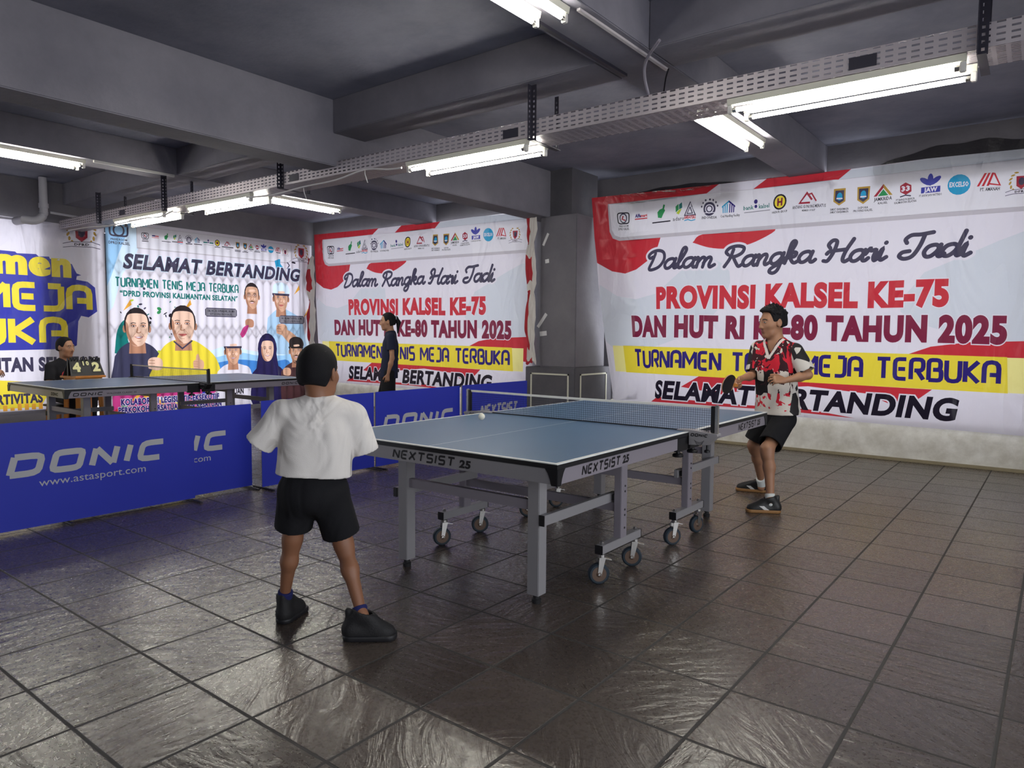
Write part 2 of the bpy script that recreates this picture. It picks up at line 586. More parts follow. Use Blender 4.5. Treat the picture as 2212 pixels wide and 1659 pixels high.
SCRIPT = {
    'a': (.52, [_bowl, [(.45, .5), (.41, .2), (.44, .03), (.52, .02), (.60, .12)]]),
    'l': (.30, [[(-.04, .1), (.14, .36), (.30, .86), (.26, 1.04), (.16, .96), (.10, .5), (.10, .12), (.18, 0), (.32, .12)]]),
    'm': (.78, [[(-.02, .40), (.07, .5), (.11, .38), (.09, 0)], [(.09, .2), (.21, .45), (.32, .5), (.37, .38), (.34, 0)],
                [(.34, .2), (.46, .45), (.57, .5), (.62, .38), (.58, .12), (.64, 0), (.80, .12)]]),
    'n': (.54, [[(-.02, .40), (.07, .5), (.11, .38), (.09, 0)], [(.09, .2), (.21, .45), (.33, .5), (.38, .38), (.34, .12), (.40, 0), (.56, .12)]]),
    'g': (.52, [_bowl, [(.45, .5), (.41, 0), (.35, -.32), (.22, -.44), (.08, -.36), (.12, -.2), (.36, -.02), (.58, .12)]]),
    'k': (.50, [[(-.04, .1), (.14, .4), (.28, .88), (.23, 1.03), (.14, .92), (.10, .4), (.06, 0)],
                [(.09, .2), (.26, .48), (.38, .46), (.34, .3), (.14, .25)], [(.20, .26), (.30, .06), (.40, 0), (.54, .12)]]),
    'r': (.38, [[(-.02, .3), (.09, .54), (.14, .44), (.28, .46), (.25, .16), (.30, 0), (.42, .12)]]),
    'i': (.26, [[(-.02, .12), (.11, .5), (.08, .14), (.14, 0), (.28, .12)], [(.16, .74), (.17, .76)]]),
    'd': (.54, [_bowl, [(.52, 1.04), (.45, .5), (.41, .18), (.46, .02), (.60, .12)]]),
    'D': (.84, [[(.30, .86), (.22, .45), (.12, .06), (.28, -.01), (.60, .14), (.76, .5), (.68, .86), (.42, 1.0), (.14, .94), (.0, .76), (.08, .62), (.2, .68)]]),
    'R': (.72, [[(.26, .86), (.20, .4), (.06, 0)], [(.10, .6), (.0, .74), (.10, .94), (.38, 1.02), (.64, .92), (.62, .68), (.42, .52), (.2, .48)],
                [(.30, .5), (.48, .16), (.60, 0), (.74, .12)]]),
    'H': (.82, [[(.12, .62), (.04, .78), (.14, .98), (.28, .92), (.26, .5), (.14, .06), (.0, .04)], [(.80, 1.02), (.64, .5), (.60, .12), (.68, 0), (.84, .14)],
                [(.05, .36), (.16, .48), (.66, .56)]]),
    'J': (.72, [[(.16, .66), (.10, .82), (.24, .98), (.50, .98), (.84, 1.04)], [(.62, .98), (.56, .5), (.42, .08), (.2, -.02), (.04, .1), (.10, .26), (.30, .30)]]),
    ' ': (.40, []),
}
for _c, (_w, _st) in list(SCRIPT.items()):
    SCRIPT[_c] = (_w, [spline(s) for s in _st])


def ribbon(P, w, caps=True):
    """polyline -> strip of quads with shared vertices, plus round ends"""
    P = [np.array(p, float) for p in P]
    Q = [P[0]]
    for p in P[1:]:
        if np.linalg.norm(p - Q[-1]) > 1e-6:
            Q.append(p)
    P = Q
    V, T = [], []
    n = len(P)
    for i in range(n):
        d0 = P[i] - P[i - 1] if i > 0 else P[1] - P[0]
        d1 = P[i + 1] - P[i] if i < n - 1 else d0
        d0, d1 = d0 / np.linalg.norm(d0), d1 / np.linalg.norm(d1)
        t = d0 + d1
        t = t / max(np.linalg.norm(t), 1e-6)
        nn = np.array([-t[1], t[0]])
        c = max(0.62, abs(nn @ np.array([-d0[1], d0[0]])))
        V += [P[i] + nn * w / 2 / c, P[i] - nn * w / 2 / c]
    for i in range(n - 1):
        a = 2 * i
        T += [(a, a + 1, a + 3), (a, a + 3, a + 2)]
    if caps:
        for i, s in ((0, -1), (n - 1, 1)):
            d = (P[1] - P[0]) if i == 0 else (P[-1] - P[-2])
            d = s * d / np.linalg.norm(d)
            nn = np.array([-d[1], d[0]])
            base = len(V)
            L = 2 * i if s == 1 else 2 * i + 1
            Rr = 2 * i + 1 if s == 1 else 2 * i
            arc = [V[L]] + [P[i] + w / 2 * (nn * math.cos(a) + d * math.sin(a)) for a in (0.5, 1.05, 1.57, 2.09, 2.64)] + [V[Rr]]
            ids = [L] + list(range(base, base + 5)) + [Rr]
            V += arc[1:-1]
            for k in range(1, 6):
                T.append((ids[0], ids[k], ids[k + 1]))
    return np.array(V), np.array(T, int)


def stroke_text(s, font, x0, x1, y0, y1, w, gap=0.2, shear=0.0, caps=True, grow=0.0):
    """w: pen width as a share of the capital height; grow: extra outline in metres on each side"""
    H = y1 - y0
    tot = 0.0
    pos = []
    for ch in s:
        pos.append(tot)
        tot += font[ch][0] + gap
    tot -= gap
    ins = w / 2
    sx = (x1 - x0 - abs(shear) * H - w * H) / tot
    A, B, k = [], [], 0
    for ch, p in zip(s, pos):
        for st in font[ch][1]:
            P = []
            for q in st:
                yy = y0 + ins * H + q[1] * H * (1 - w)
                P.append((x0 + ins * H + (p + q[0]) * sx + shear * (yy - y0), yy))
            V, T = ribbon(P, w * H + 2 * grow, caps)
            A.append(V)
            B.append(T + k)
            k += len(V)
    return np.concatenate(A), np.concatenate(B)


def ell_pts(cx, cy, rx, ry, n=20, rot=0.0, a0=0.0, a1=2 * math.pi):
    o = []
    for i in range(n):
        a = a0 + (a1 - a0) * i / (n if a1 - a0 > 6.2 else n - 1)
        x, y = rx * math.cos(a), ry * math.sin(a)
        o.append((cx + x * math.cos(rot) - y * math.sin(rot), cy + x * math.sin(rot) + y * math.cos(rot)))
    return o


class Art:
    """layers of flat colour, later ones on top; group None stays in the sheet, others become parts"""

    def __init__(self):
        self.L = []

    def raw(self, V, T, ink, group=None):
        if len(T):
            self.L.append((np.asarray(V, float), np.asarray(T, int), ink, group))

    def poly(self, pts, ink, group=None):
        T = tessellate_polygon([[Vector((x, y, 0)) for x, y in pts]])
        self.raw(pts, [tuple(t) for t in T], ink, group)

    def curve(self, pts, ink, group=None, n=4):
        P = spline(list(pts) + [pts[0]], n)[:-1]
        self.poly([tuple(p) for p in P], ink, group)

    def ell(self, cx, cy, rx, ry, ink, group=None, n=18, **kw):
        self.poly(ell_pts(cx, cy, rx, ry, n, **kw), ink, group)

    def rect(self, x0, x1, y0, y1, ink, group=None):
        self.poly([(x0, y0), (x1, y0), (x1, y1), (x0, y1)], ink, group)

    def line(self, pts, w, ink, group=None, caps=False):
        self.raw(*ribbon(pts, w, caps), ink, group)

    def text(self, s, x0, x1, y0, y1, ink, group=None, off=0.03, extra=0.0, edge=None, shear=0.0, res=5):
        if edge:
            self.raw(*fit_text(s, x0, x1, y0, y1, off, extra, shear, res), edge, group)
        self.raw(*fit_text(s, x0, x1, y0, y1, off, 0.0, shear, res), ink, group)

    def strokes(self, s, font, x0, x1, y0, y1, w, ink, group=None, gap=0.2, shear=0.0, caps=True, grow=0.0, edge=None):
        if edge:
            self.raw(*stroke_text(s, font, x0, x1, y0, y1, w, gap, shear, True, grow), edge, group)
        self.raw(*stroke_text(s, font, x0, x1, y0, y1, w, gap, shear, caps, 0.0), ink, group)

    def warp(self, fn):
        self.L = [(np.array([fn(*p) for p in V]), T, i, g) for V, T, i, g in self.L]

    # ---------------------------------------------------------------- cut the layers into one sheet
    def build(self, name, inks, place, grid=0.12, parent_kw=None, part_labels=None):
        pts, edges = [], []
        for V, T, _, _ in self.L:
            b = len(pts)
            pts += [Vector(p) for p in V]
            e = np.sort(np.concatenate([T[:, [0, 1]], T[:, [1, 2]], T[:, [2, 0]]]), axis=1)
            u, c = np.unique(e, axis=0, return_counts=True)
            edges += [(int(i) + b, int(j) + b) for i, j in u[c == 1]]
        base = self.L[0][0]
        lo, hi = base.min(0), base.max(0)
        nx, ny = max(2, int((hi[0] - lo[0]) / grid)), max(2, int((hi[1] - lo[1]) / grid))
        rng = random.Random(3)
        for i in range(1, nx):
            for j in range(1, ny):
                pts.append(Vector((lo[0] + (hi[0] - lo[0]) * (i + rng.uniform(-.2, .2)) / nx, lo[1] + (hi[1] - lo[1]) * (j + rng.uniform(-.2, .2)) / ny)))
        r = delaunay_2d_cdt(pts, edges, [], 0, 1e-5)
        P = np.array([tuple(p) for p in r[0]])
        F = np.array([tuple(f) for f in r[2]], int)
        a, b_, c = P[F[:, 0]], P[F[:, 1]], P[F[:, 2]]
        area = 0.5 * ((b_[:, 0] - a[:, 0]) * (c[:, 1] - a[:, 1]) - (b_[:, 1] - a[:, 1]) * (c[:, 0] - a[:, 0]))
        F[area < 0] = F[area < 0][:, ::-1]
        F = F[np.abs(area) > 1e-10]
        cen = P[F].mean(1)
        order = np.argsort(cen[:, 0])
        cs = cen[order]
        top = np.full(len(F), -1)
        for li, (V, T, _, _) in enumerate(self.L):
            for t in T:
                A, B, C_ = V[t[0]], V[t[1]], V[t[2]]
                det = (B[0] - A[0]) * (C_[1] - A[1]) - (B[1] - A[1]) * (C_[0] - A[0])
                if abs(det) < 1e-14:
                    continue
                i0, i1 = np.searchsorted(cs[:, 0], (min(A[0], B[0], C_[0]), max(A[0], B[0], C_[0])))
                if i1 <= i0:
                    continue
                q = cs[i0:i1]
                s = ((q[:, 0] - A[0]) * (C_[1] - A[1]) - (q[:, 1] - A[1]) * (C_[0] - A[0])) / det
                w = ((B[0] - A[0]) * (q[:, 1] - A[1]) - (B[1] - A[1]) * (q[:, 0] - A[0])) / det
                m = (s >= 0) & (w >= 0) & (s + w <= 1)
                top[order[i0:i1][m]] = li
        inbase = np.zeros(len(F), bool)
        for t in self.L[0][1]:
            V = self.L[0][0]
            A, B, C_ = V[t[0]], V[t[1]], V[t[2]]
            det = (B[0] - A[0]) * (C_[1] - A[1]) - (B[1] - A[1]) * (C_[0] - A[0])
            s = ((cen[:, 0] - A[0]) * (C_[1] - A[1]) - (cen[:, 1] - A[1]) * (C_[0] - A[0])) / det
            w = ((B[0] - A[0]) * (cen[:, 1] - A[1]) - (B[1] - A[1]) * (cen[:, 0] - A[0])) / det
            inbase |= (s >= 0) & (w >= 0) & (s + w <= 1)
        top[~inbase] = -1
        X = np.array([place(u, v) for u, v in P])
        e = 0.01
        Xu = np.array([place(u + e, v) for u, v in P]) - X
        Xv = np.array([place(u, v + e) for u, v in P]) - X
        N = np.cross(Xu, Xv)
        N /= np.linalg.norm(N, axis=1)[:, None]
        groups = {}
        for li, (_, _, ink, g) in enumerate(self.L):
            groups.setdefault(g, []).append(li)
        root = None
        for g, lis in sorted(groups.items(), key=lambda q: (q[0] is not None, str(q[0]))):
            sel = np.isin(top, lis)
            if not sel.any():
                continue
            f = F[sel]
            used, inv = np.unique(f, return_inverse=True)
            f = inv.reshape(-1, 3)
            names = []
            mi = []
            for li in top[sel]:
                ink = self.L[li][2]
                if ink not in names:
                    names.append(ink)
                mi.append(names.index(ink))
            me = bpy.data.meshes.new(name if g is None else g.split('|')[0])
            me.from_pydata(X[used].tolist(), [], f.tolist())
            me.polygons.foreach_set('material_index', mi)
            me.polygons.foreach_set('use_smooth', [True] * len(f))
            me.update()
            me.normals_split_custom_set_from_vertices([tuple(n) for n in N[used]])
            o = link(me.name, me, [inks[i] for i in names], root)
            if g is None:
                root = o
            elif '|' in g:
                o['label'] = g.split('|')[1]
        return root


_INK = {}
TINTS = {}


def ink(name, c, back=0.30, gloss=0.35):
    """vinyl print: lets some daylight through from behind"""
    if name in _INK:
        return _INK[name]
    TINTS[name] = c
    k = NT('print_' + name)
    d = k.n('ShaderNodeBsdfDiffuse')
    t = k.n('ShaderNodeBsdfTranslucent')
    d.inputs[0].default_value = c
    t.inputs[0].default_value = c
    mx = k.n('ShaderNodeMixShader')
    mx.inputs[0].default_value = back
    k.l(d.outputs[0], mx.inputs[1])
    k.l(t.outputs[0], mx.inputs[2])
    g = k.n('ShaderNodeBsdfGlossy')
    g.inputs['Roughness'].default_value = gloss
    fr = k.n('ShaderNodeFresnel')
    fr.inputs[0].default_value = 1.42
    # creases of a folded sheet
    n1 = k.n('ShaderNodeTexNoise', i_Scale=2.4, i_Detail=2.5, i_Distortion=0.9)
    mp = k.n('ShaderNodeMapping')
    mp.inputs['Scale'].default_value = (1.0, 1.0, 0.35)
    k.l(k.pos(), mp.inputs[0])
    k.l(mp.outputs[0], n1.inputs['Vector'])
    n2 = k.n('ShaderNodeTexNoise', i_Scale=9.0, i_Detail=3.0)
    k.l(mp.outputs[0], n2.inputs['Vector'])
    h = k.math('ADD', k.math('ABSOLUTE', k.math('SUBTRACT', n1.outputs[0], 0.5)), k.math('MULTIPLY', n2.outputs[0], 0.12))
    bp = k.n('ShaderNodeBump', i_Strength=0.75, i_Distance=0.11)
    k.l(h, bp.inputs['Height'])
    for x in (d, g, t):
        k.l(bp.outputs[0], x.inputs['Normal'])
    k.l(bp.outputs[0], fr.inputs['Normal'])
    m2 = k.n('ShaderNodeMixShader')
    k.l(fr.outputs[0], m2.inputs[0])
    k.l(mx.outputs[0], m2.inputs[1])
    k.l(g.outputs[0], m2.inputs[2])
    k.l(m2.outputs[0], k.out.inputs[0])
    _INK[name] = k.m
    return k.m


INKS = dict(white=ink('white', rgb(220, 215, 228)), pale=ink('pale_grey', rgb(204, 208, 220)), panel=ink('panel_grey', rgb(222, 219, 229)),
            shade=ink('panel_rim', rgb(186, 180, 190)), red=ink('flag_red', rgb(190, 48, 60)), crimson=ink('crimson', rgb(190, 48, 62)),
            crimsond=ink('deep_crimson', rgb(158, 44, 62)), maroon=ink('maroon', rgb(120, 34, 64)), maroond=ink('deep_maroon', rgb(84, 24, 52)),
            yellow=ink('yellow', rgb(226, 206, 62)), yellowp=ink('pale_yellow', rgb(238, 228, 150)), navy=ink('navy', rgb(42, 30, 112)), ink=ink('black', rgb(26, 20, 36)),
            slate=ink('slate', rgb(62, 58, 82)), sky=ink('sky_blue', rgb(150, 196, 236)), skyd=ink('mid_blue', rgb(64, 126, 200)), skyp=ink('pale_blue', rgb(206, 226, 244)),
            teal=ink('teal', rgb(22, 112, 110)), green=ink('green', rgb(48, 140, 84)), lime=ink('lime', rgb(178, 196, 60)), blue=ink('royal_blue', rgb(56, 60, 158)),
            cyan=ink('cyan', rgb(40, 150, 196)), gold=ink('gold', rgb(176, 140, 62)), orange=ink('orange', rgb(222, 160, 60)), grey=ink('grey', rgb(120, 118, 128)),
            skin=ink('printed_skin', rgb(206, 160, 134)), skinl=ink('printed_light_skin', rgb(228, 190, 170)), skind=ink('printed_shaded_skin', rgb(176, 126, 102)),
            hair=ink('printed_hair', rgb(40, 32, 36)), denim=ink('printed_dark_jacket', rgb(58, 58, 84)), shirtb=ink('printed_pale_shirt', rgb(164, 196, 226)),
            brown=ink('printed_brown_shirt', rgb(72, 44, 48)), hijab=ink('printed_headscarf', rgb(36, 30, 74)), lips=ink('printed_lips', rgb(176, 92, 90)),
            magenta=ink('magenta', rgb(190, 60, 130)))
# ================================================================== artwork on the banners
INKS_BACK = {q: ink('back_wall_' + m_.name[6:], TINTS[m_.name[6:]], back=.125) for q, m_ in list(INKS.items())}
def small(a, s, x, y, w, h, c='ink', off=0.02):
    a.text(s, x - w / 2, x + w / 2, y, y + h, c, off=off, res=1)


def logo_row(a, x0, y, k=1.0, fine=True):
    """the row of sponsor marks; k scales it"""
    def X(u):
        return x0 + u * k

    def s(t, u, v, w, h, c='ink', off=0.02):
        if fine:
            small(a, t, X(u), y + v * k, w * k, h * k, c, off)
        else:
            a.rect(X(u) - w * k / 2, X(u) + w * k / 2, y + v * k + h * k * .15, y + (v + h * .8) * k, c)

    def ring(u, v, rx, ry, w, c):
        P = ell_pts(X(u), y + v * k, rx * k, ry * k, 18)
        a.line(P + [P[0], P[1]], w * k, c)

    def P(u, v, pts, c):
        a.poly([(X(u + p), y + (v + q) * k) for p, q in pts], c)
    # camera badge
    a.line([(X(u), y + v * k) for u, v in rnd([(0, .12), (-.09, .12), (-.09, -.02), (.09, -.02), (.09, .12), (0, .12)], .04)], .016 * k, 'ink')
    ring(0, .05, .052, .058, .016, 'slate')
    a.line([(X(.0), y + .08 * k), (X(-.02), y + .04 * k), (X(.03), y + .02 * k)], .02 * k, 'crimsond')
    s('PRESS ROOM', 0, -.065, .15, .026)
    s('DPRD KALSEL', 0, -.105, .17, .03)
    # red and blue shop word
    s('Alfa', .225, .045, .085, .05, 'navy', .05)
    s('mart', .315, .045, .095, .04, 'red', .05)
    a.rect(X(.18), X(.365), y + .018 * k, y + .032 * k, 'red')
    # island map
    P(.56, .06, [(-.05, .02), (-.02, .05), (.02, .06), (.03, .11), (.055, .1), (.045, .05), (.06, .03), (.03, -.02), (.01, -.06), (-.04, -.05)], 'green')
    a.rect(X(.44), X(.69), y - .055 * k, y - .04 * k, 'ink')
    # folded leaf, word below
    P(.80, .08, [(-.04, -.03), (-.04, .04), (.0, .07), (.0, .0)], 'green')
    P(.80, .08, [(.005, .0), (.005, .06), (.045, .085), (.045, .02)], 'teal')
    P(.80, .05, [(-.035, -.01), (.0, .025), (.04, .04), (.0, -.03)], 'lime')
    s('adaro', .80, -.055, .16, .05, 'grey')
    # triangle
    a.line([(X(.95 + p), y + q * k) for p, q in ((0, .165), (-.07, .0), (.07, .0), (0, .165), (.03, .095))], .014 * k, 'slate')
    a.line([(X(.95 + p), y + q * k) for p, q in ((0, .10), (-.035, .02), (.035, .02), (0, .10))], .012 * k, 'slate')
    s('AMBAPERS', .95, -.045, .15, .04, 'red', .04)
    a.line([(X(.95 + p), y + q * k) for p, q in ((-.07, -.065), (-.02, -.055), (.02, -.07), (.07, -.058))], .012 * k, 'cyan')
    # wheel
    a.ell(X(1.20), y + .06 * k, .075 * k, .085 * k, 'slate')
    ring(1.20, .06, .045, .05, .012, 'white')
    a.ell(X(1.20), y + .06 * k, .025 * k, .03 * k, 'white')
    a.rect(X(1.10), X(1.30), y + .01 * k, y + .018 * k, 'white')
    for q in range(7):
        t = math.pi * (q + .5) / 7
        a.ell(X(1.20 + .105 * math.cos(t)), y + (.07 + .105 * math.sin(t)) * k, .012 * k, .014 * k, 'slate', n=6)
    s('INDONESIA', 1.20, -.06, .19, .032)
    # stepped tower
    for q in range(3):
        P(1.44, .0, [(-.07 + q * .024, .0), (-.058 + q * .024, .0), (-.058 + q * .024, .085 + q * .012), (-.07 + q * .024, .08 + q * .012)], 'cyan')
        P(1.44, .0, [(.07 - q * .024, .0), (.058 - q * .024, .0), (.058 - q * .024, .085 + q * .012), (.07 - q * .024, .08 + q * .012)], 'navy')
    P(1.44, .0, [(-.08, .08), (0, .15), (0, .125), (-.08, .06)], 'cyan')
    P(1.44, .0, [(.08, .08), (0, .15), (0, .125), (.08, .06)], 'navy')
    s('Coal Handling Facility', 1.46, -.05, .24, .03)
    # bank
    s('bank', 1.68, .015, .12, .05, 'teal')
    s('kalsel', 1.86, .015, .12, .05, 'teal')
    a.ell(X(1.765), y + .045 * k, .017 * k, .02 * k, 'navy', n=10)
    a.ell(X(1.765), y + .10 * k, .022 * k, .026 * k, 'navy', n=10)
    a.rect(X(1.63), X(1.93), y - .02 * k, y - .012 * k, 'grey')
    # H in a ring
    ring(2.04, .06, .068, .08, .018, 'ink')
    a.ell(X(2.04), y + .06 * k, .06 * k, .07 * k, 'yellow')
    s('H', 2.04, .015, .06, .09, 'maroon', .05)
    s('HASNUR GROUP', 2.04, -.065, .17, .026)
    # mountain
    a.line([(X(2.34 + p), y + q * k) for p, q in ((.03, .02), (-.08, .02), (.0, .125), (.05, .05))], .022 * k, 'crimsond')
    a.line([(X(2.34 + p), y + q * k) for p, q in ((.02, .11), (.045, .12), (.10, .03))], .016 * k, 'crimsond')
    s('ANTANG GUNUNG MERATUS', 2.36, -.04, .36, .036)
    s('MEMBER OF BLEP', 2.36, -.075, .14, .02)
    # two shields
    for u, t1, t2 in ((2.68, 'SAMSAT I BANJARMASIN', 'SAMSAT II BANJARMASIN'), (2.92, 'DISPORA', 'PROVINSI KALSEL')):
        P(u, .05, [(-.062, .1), (.062, .1), (.06, -.04), (0, -.085), (-.06, -.04)], 'gold')
        P(u, .05, [(-.046, .08), (.046, .08), (.044, -.03), (0, -.062), (-.044, -.03)], 'slate')
        a.ell(X(u), y + .065 * k, .028 * k, .045 * k, 'cyan', n=10)
        a.rect(X(u) - .03 * k, X(u) + .03 * k, y + .035 * k, y + .05 * k, 'white')
        s(t1, u, -.085, .19 if len(t1) > 9 else .10, .024)
        s(t2, u, -.115, .19, .024)
    # roof
    P(3.11, .03, [(-.09, .0), (0, .125), (0, .085), (-.06, .0)], 'crimsond')
    P(3.11, .03, [(.09, .0), (0, .125), (0, .085), (.06, .0)], 'gold')
    P(3.11, .03, [(-.05, .0), (0, .07), (.05, .0)], 'green')
    s('JAMKRIDA', 3.11, -.02, .17, .038)
    s('KALSEL', 3.11, -.055, .09, .022)
    # hexagon
    a.poly(ell_pts(X(3.32), y + .075 * k, .058 * k, .066 * k, 6, rot=math.pi / 6), 'crimsond')
    s('33', 3.32, .048, .08, .056, 'white', .05)
    a.line([(X(3.32 + p), y + q * k) for p, q in ((-.05, -.005), (0, .008), (.05, -.005))], .012 * k, 'slate')
    s('PT BANGUN BANUA', 3.32, -.045, .17, .022)
    s('KALIMANTAN SELATAN', 3.32, -.072, .2, .022)
    # leaves over a word
    for rr in (-.9, 0, .9):
        cx, cy = 3.54 - .055 * math.sin(rr), .11 + .035 * math.cos(rr)
        a.poly(ell_pts(X(cx), y + (cy - .01) * k, .026 * k, .062 * k, 12, rot=rr), 'blue')
    a.rect(X(3.46), X(3.63), y + .005 * k, y + .065 * k, 'blue')
    s('JAW', 3.545, .013, .12, .046, 'white', .05)
    s('PT. KINTAP JAYA WATTINDO', 3.545, -.03, .2, .022)
    # blue disc
    a.ell(X(3.79), y + .06 * k, .098 * k, .1 * k, 'cyan')
    s('EXCELSO', 3.79, .038, .165, .05, 'white', .04)
    # red bars
    for q in range(3):
        P(4.04, .03, [(-.1 + q * .04, .0), (-.08 + q * .04, .0), (-.02 + q * .03, .125), (-.04 + q * .03, .125)], 'red')
    a.line([(X(4.04 + p), y + q * k) for p, q in ((.04, .15), (.09, .03), (.0, .05))], .015 * k, 'red')
    s('PT. AMANAH', 4.05, -.02, .16, .034)
    # wreath
    wreath(a, X(4.30), y + .03 * k, .1 * k, fine)


def wreath(a, cx, cy, r, fine=True, word='DPRD'):
    for sd in (-1, 1):
        for q in range(7):
            t = -1.2 + q * .38
            a.poly(ell_pts(cx + sd * r * .9 * math.cos(t), cy + r * .15 + r * math.sin(t), r * .09, r * .2, 6, rot=sd * (t + .5)), 'gold')
    a.poly([(cx - r * .42, cy + r * .7), (cx + r * .42, cy + r * .7), (cx + r * .4, cy - r * .2), (cx, cy - r * .55), (cx - r * .4, cy - r * .2)], 'crimsond')
    a.ell(cx, cy + r * .2, r * .25, r * .38, 'slate', n=10)
    a.poly([(cx - r * 1.25, cy - r * .75), (cx - r * .7, cy - r * .55), (cx + r * .7, cy - r * .55), (cx + r * 1.25, cy - r * .75),
            (cx + r * 1.1, cy - r * 1.1), (cx + r * .7, cy - r * .95), (cx - r * .7, cy - r * .95), (cx - r * 1.1, cy - r * 1.1)], 'white')
    for sg in (0, -.4):
        a.line([(cx - r * 1.25, cy + r * (-.75 + sg * .8)), (cx - r * .7, cy + r * (-.55 + sg)), (cx + r * .7, cy + r * (-.55 + sg)), (cx + r * 1.25, cy + r * (-.75 + sg * .8))], r * .05, 'slate')
    if fine:
        a.text(word, cx - r * .5, cx + r * .5, cy - r * .86, cy - r * .66, 'ink', off=.03, res=1)


def jubilee_art():
    a = Art()
    a.rect(0, 5.12, 0.40, 3.15, 'white')
    # broad pale sweeps of the ground
    a.curve([(.05, 2.3), (1.3, 2.35), (1.95, 2.1), (1.7, 1.5), (.9, 1.15), (.02, 1.2)], 'pale')
    a.curve([(3.2, 3.14), (5.1, 3.14), (5.11, 2.9), (3.6, 2.98), (3.1, 3.0)], 'pale')
    a.curve([(4.0, 2.0), (5.11, 2.4), (5.11, 1.3), (4.4, 1.35), (3.8, 1.6)], 'pale')
    # flag corner: red, then a white sweep
    a.poly([(0, 2.6), (0, 1.98), (.3, 1.82), (.63, 1.78), (1.0, 1.85), (1.33, 2.12), (1.48, 2.38), (1.55, 2.6)], 'white')
    a.poly([(0, 3.15), (1.79, 3.15), (1.56, 3.0), (1.04, 2.56), (.98, 2.40), (.85, 2.28), (.66, 2.17), (.47, 2.12), (.25, 2.15), (.0, 2.27)], 'red')
    a.poly([(2.13, 3.0), (2.37, 3.15), (3.27, 3.15), (3.08, 3.0)], 'red')
    a.curve([(1.47, 2.46), (1.60, 2.555), (2.1, 2.56), (2.48, 2.555), (2.25, 2.43), (1.96, 2.375), (1.7, 2.39)], 'red', n=5)
    # logo panel
    a.poly([(.24, 3.05), (5.12, 3.05), (5.12, 2.555), (.40, 2.555), (.29, 2.59), (.25, 2.68)], 'shade')
    a.poly([(.26, 3.045), (5.12, 3.045), (5.12, 2.60), (.42, 2.60), (.33, 2.63), (.29, 2.70)], 'panel')
    # lower sweeps and band
    a.poly([(3.82, 1.13), (4.09, 1.24), (4.45, 1.30), (5.12, 1.33), (5.12, .94), (4.7, .99), (4.2, 1.10)], 'red')
    a.poly([(1.36, .66), (1.62, .82), (4.12, .80), (3.86, .57), (3.5, .72), (2.9, .76), (2.3, .70), (1.9, .60)], 'red')
    a.poly([(.86, .44), (1.0, .51), (2.0, .49), (2.9, .50), (3.4, .44), (2.6, .46)], 'red')
    a.poly([(.14, 1.155), (4.95, 1.155), (4.95, .81), (.14, .81)], 'yellowp')
    a.poly([(.34, 1.16), (4.74, 1.16), (4.76, .805), (.36, .805)], 'yellow')
    logo_row(a, .48, 2.80)
    a.strokes('Dalam Rangka Hari Jadi', SCRIPT, .80, 4.46, 2.135, 2.415, .15, 'slate', 'lettering|dark script lettering', gap=-.02, shear=.22, grow=.026, edge='white')
    g = 'lettering|tall red block lettering'
    a.raw(*fit_text('PROVINSI KALSEL KE-75', .98, 4.23, 1.645, 1.93, .064, .03), 'white', g)
    a.raw(*fit_text('PROVINSI KALSEL KE-75', .98, 4.23, 1.645, 1.93, .064), 'crimson', g)
    g = 'lettering|tall maroon block lettering'
    a.raw(*fit_text('DAN HUT RI KE-80 TAHUN 2025', .54, 4.73, 1.28, 1.565, .064, .03), 'white', g)
    a.raw(*fit_text('DAN HUT RI KE-80 TAHUN 2025', .54, 4.73, 1.28, 1.565, .064), 'maroon', g)
    a.strokes('TURNAMEN TENIS MEJA TERBUKA', TECH, .55, 4.70, .875, 1.125, .17, 'navy', 'lettering|navy squared lettering on the yellow band', gap=.24, caps=False)
    g = 'lettering|black brush lettering'
    a.text('SELAMAT BERTANDING', .94, 4.37, .487, .725, 'ink', g, off=.046, extra=.045, edge='white', shear=.16)
    a.warp(lambda u, v: (u, v - .0125 * (u - 2.4)))
    return a


def folds(seed, n, amp):
    rg = random.Random(seed)
    F = [(rg.uniform(-1, 1), rg.uniform(.6, 2.2), rg.uniform(0, 6.28), rg.uniform(.5, 1)) for _ in range(n)]

    def fn(u, v):
        s = 0.0
        for a, f, p, w in F:
            s += w * math.sin(f * (u * 2.2 + a * v * 2.6) + p)
        return amp * s / n
    return fn


def pin_folds(pins, amp):
    """creases that fan out from the tied points"""
    def fn(u, v):
        s = 0.0
        for (pu, pv, k) in pins:
            d = math.hypot(u - pu, v - pv)
            s += math.sin(k * math.atan2(v - pv, u - pu)) * math.exp(-d / .55) * min(1, d / .12)
        return amp * s
    return fn


_f1, _f2 = folds(3, 6, .016), pin_folds([(0, 3.15, 16), (5.1, 3.15, 18), (2.9, 3.15, 14), (1.6, 3.15, 10), (5.1, .4, 12), (0, 2.2, 9), (.4, .4, 9)], .017)


def place_jubilee(x0, pull, lead=0.0):
    def fn(u, v):
        t = max(0.0, 1 - u / 1.1)
        sag = -.02 * math.sin(u * 2.3) ** 2 * (v - .4) / 2.75
        x = x0 + u + pull * t * (1 - max(0, min(1, (v - .40) / 2.75))) ** 1.3
        # the tied edge is drawn forward along the side of the column
        q = lead * max(0.0, 1 - u / .62) * max(0.0, min(1.0, (v - .75) / 1.0))
        return (x + .62 * q, Y_BACK - .079 + _f1(u + x0, v) * .9 + _f2(u, v) - q, v + sag - (v - 1.3) * .118 * q)
    return fn


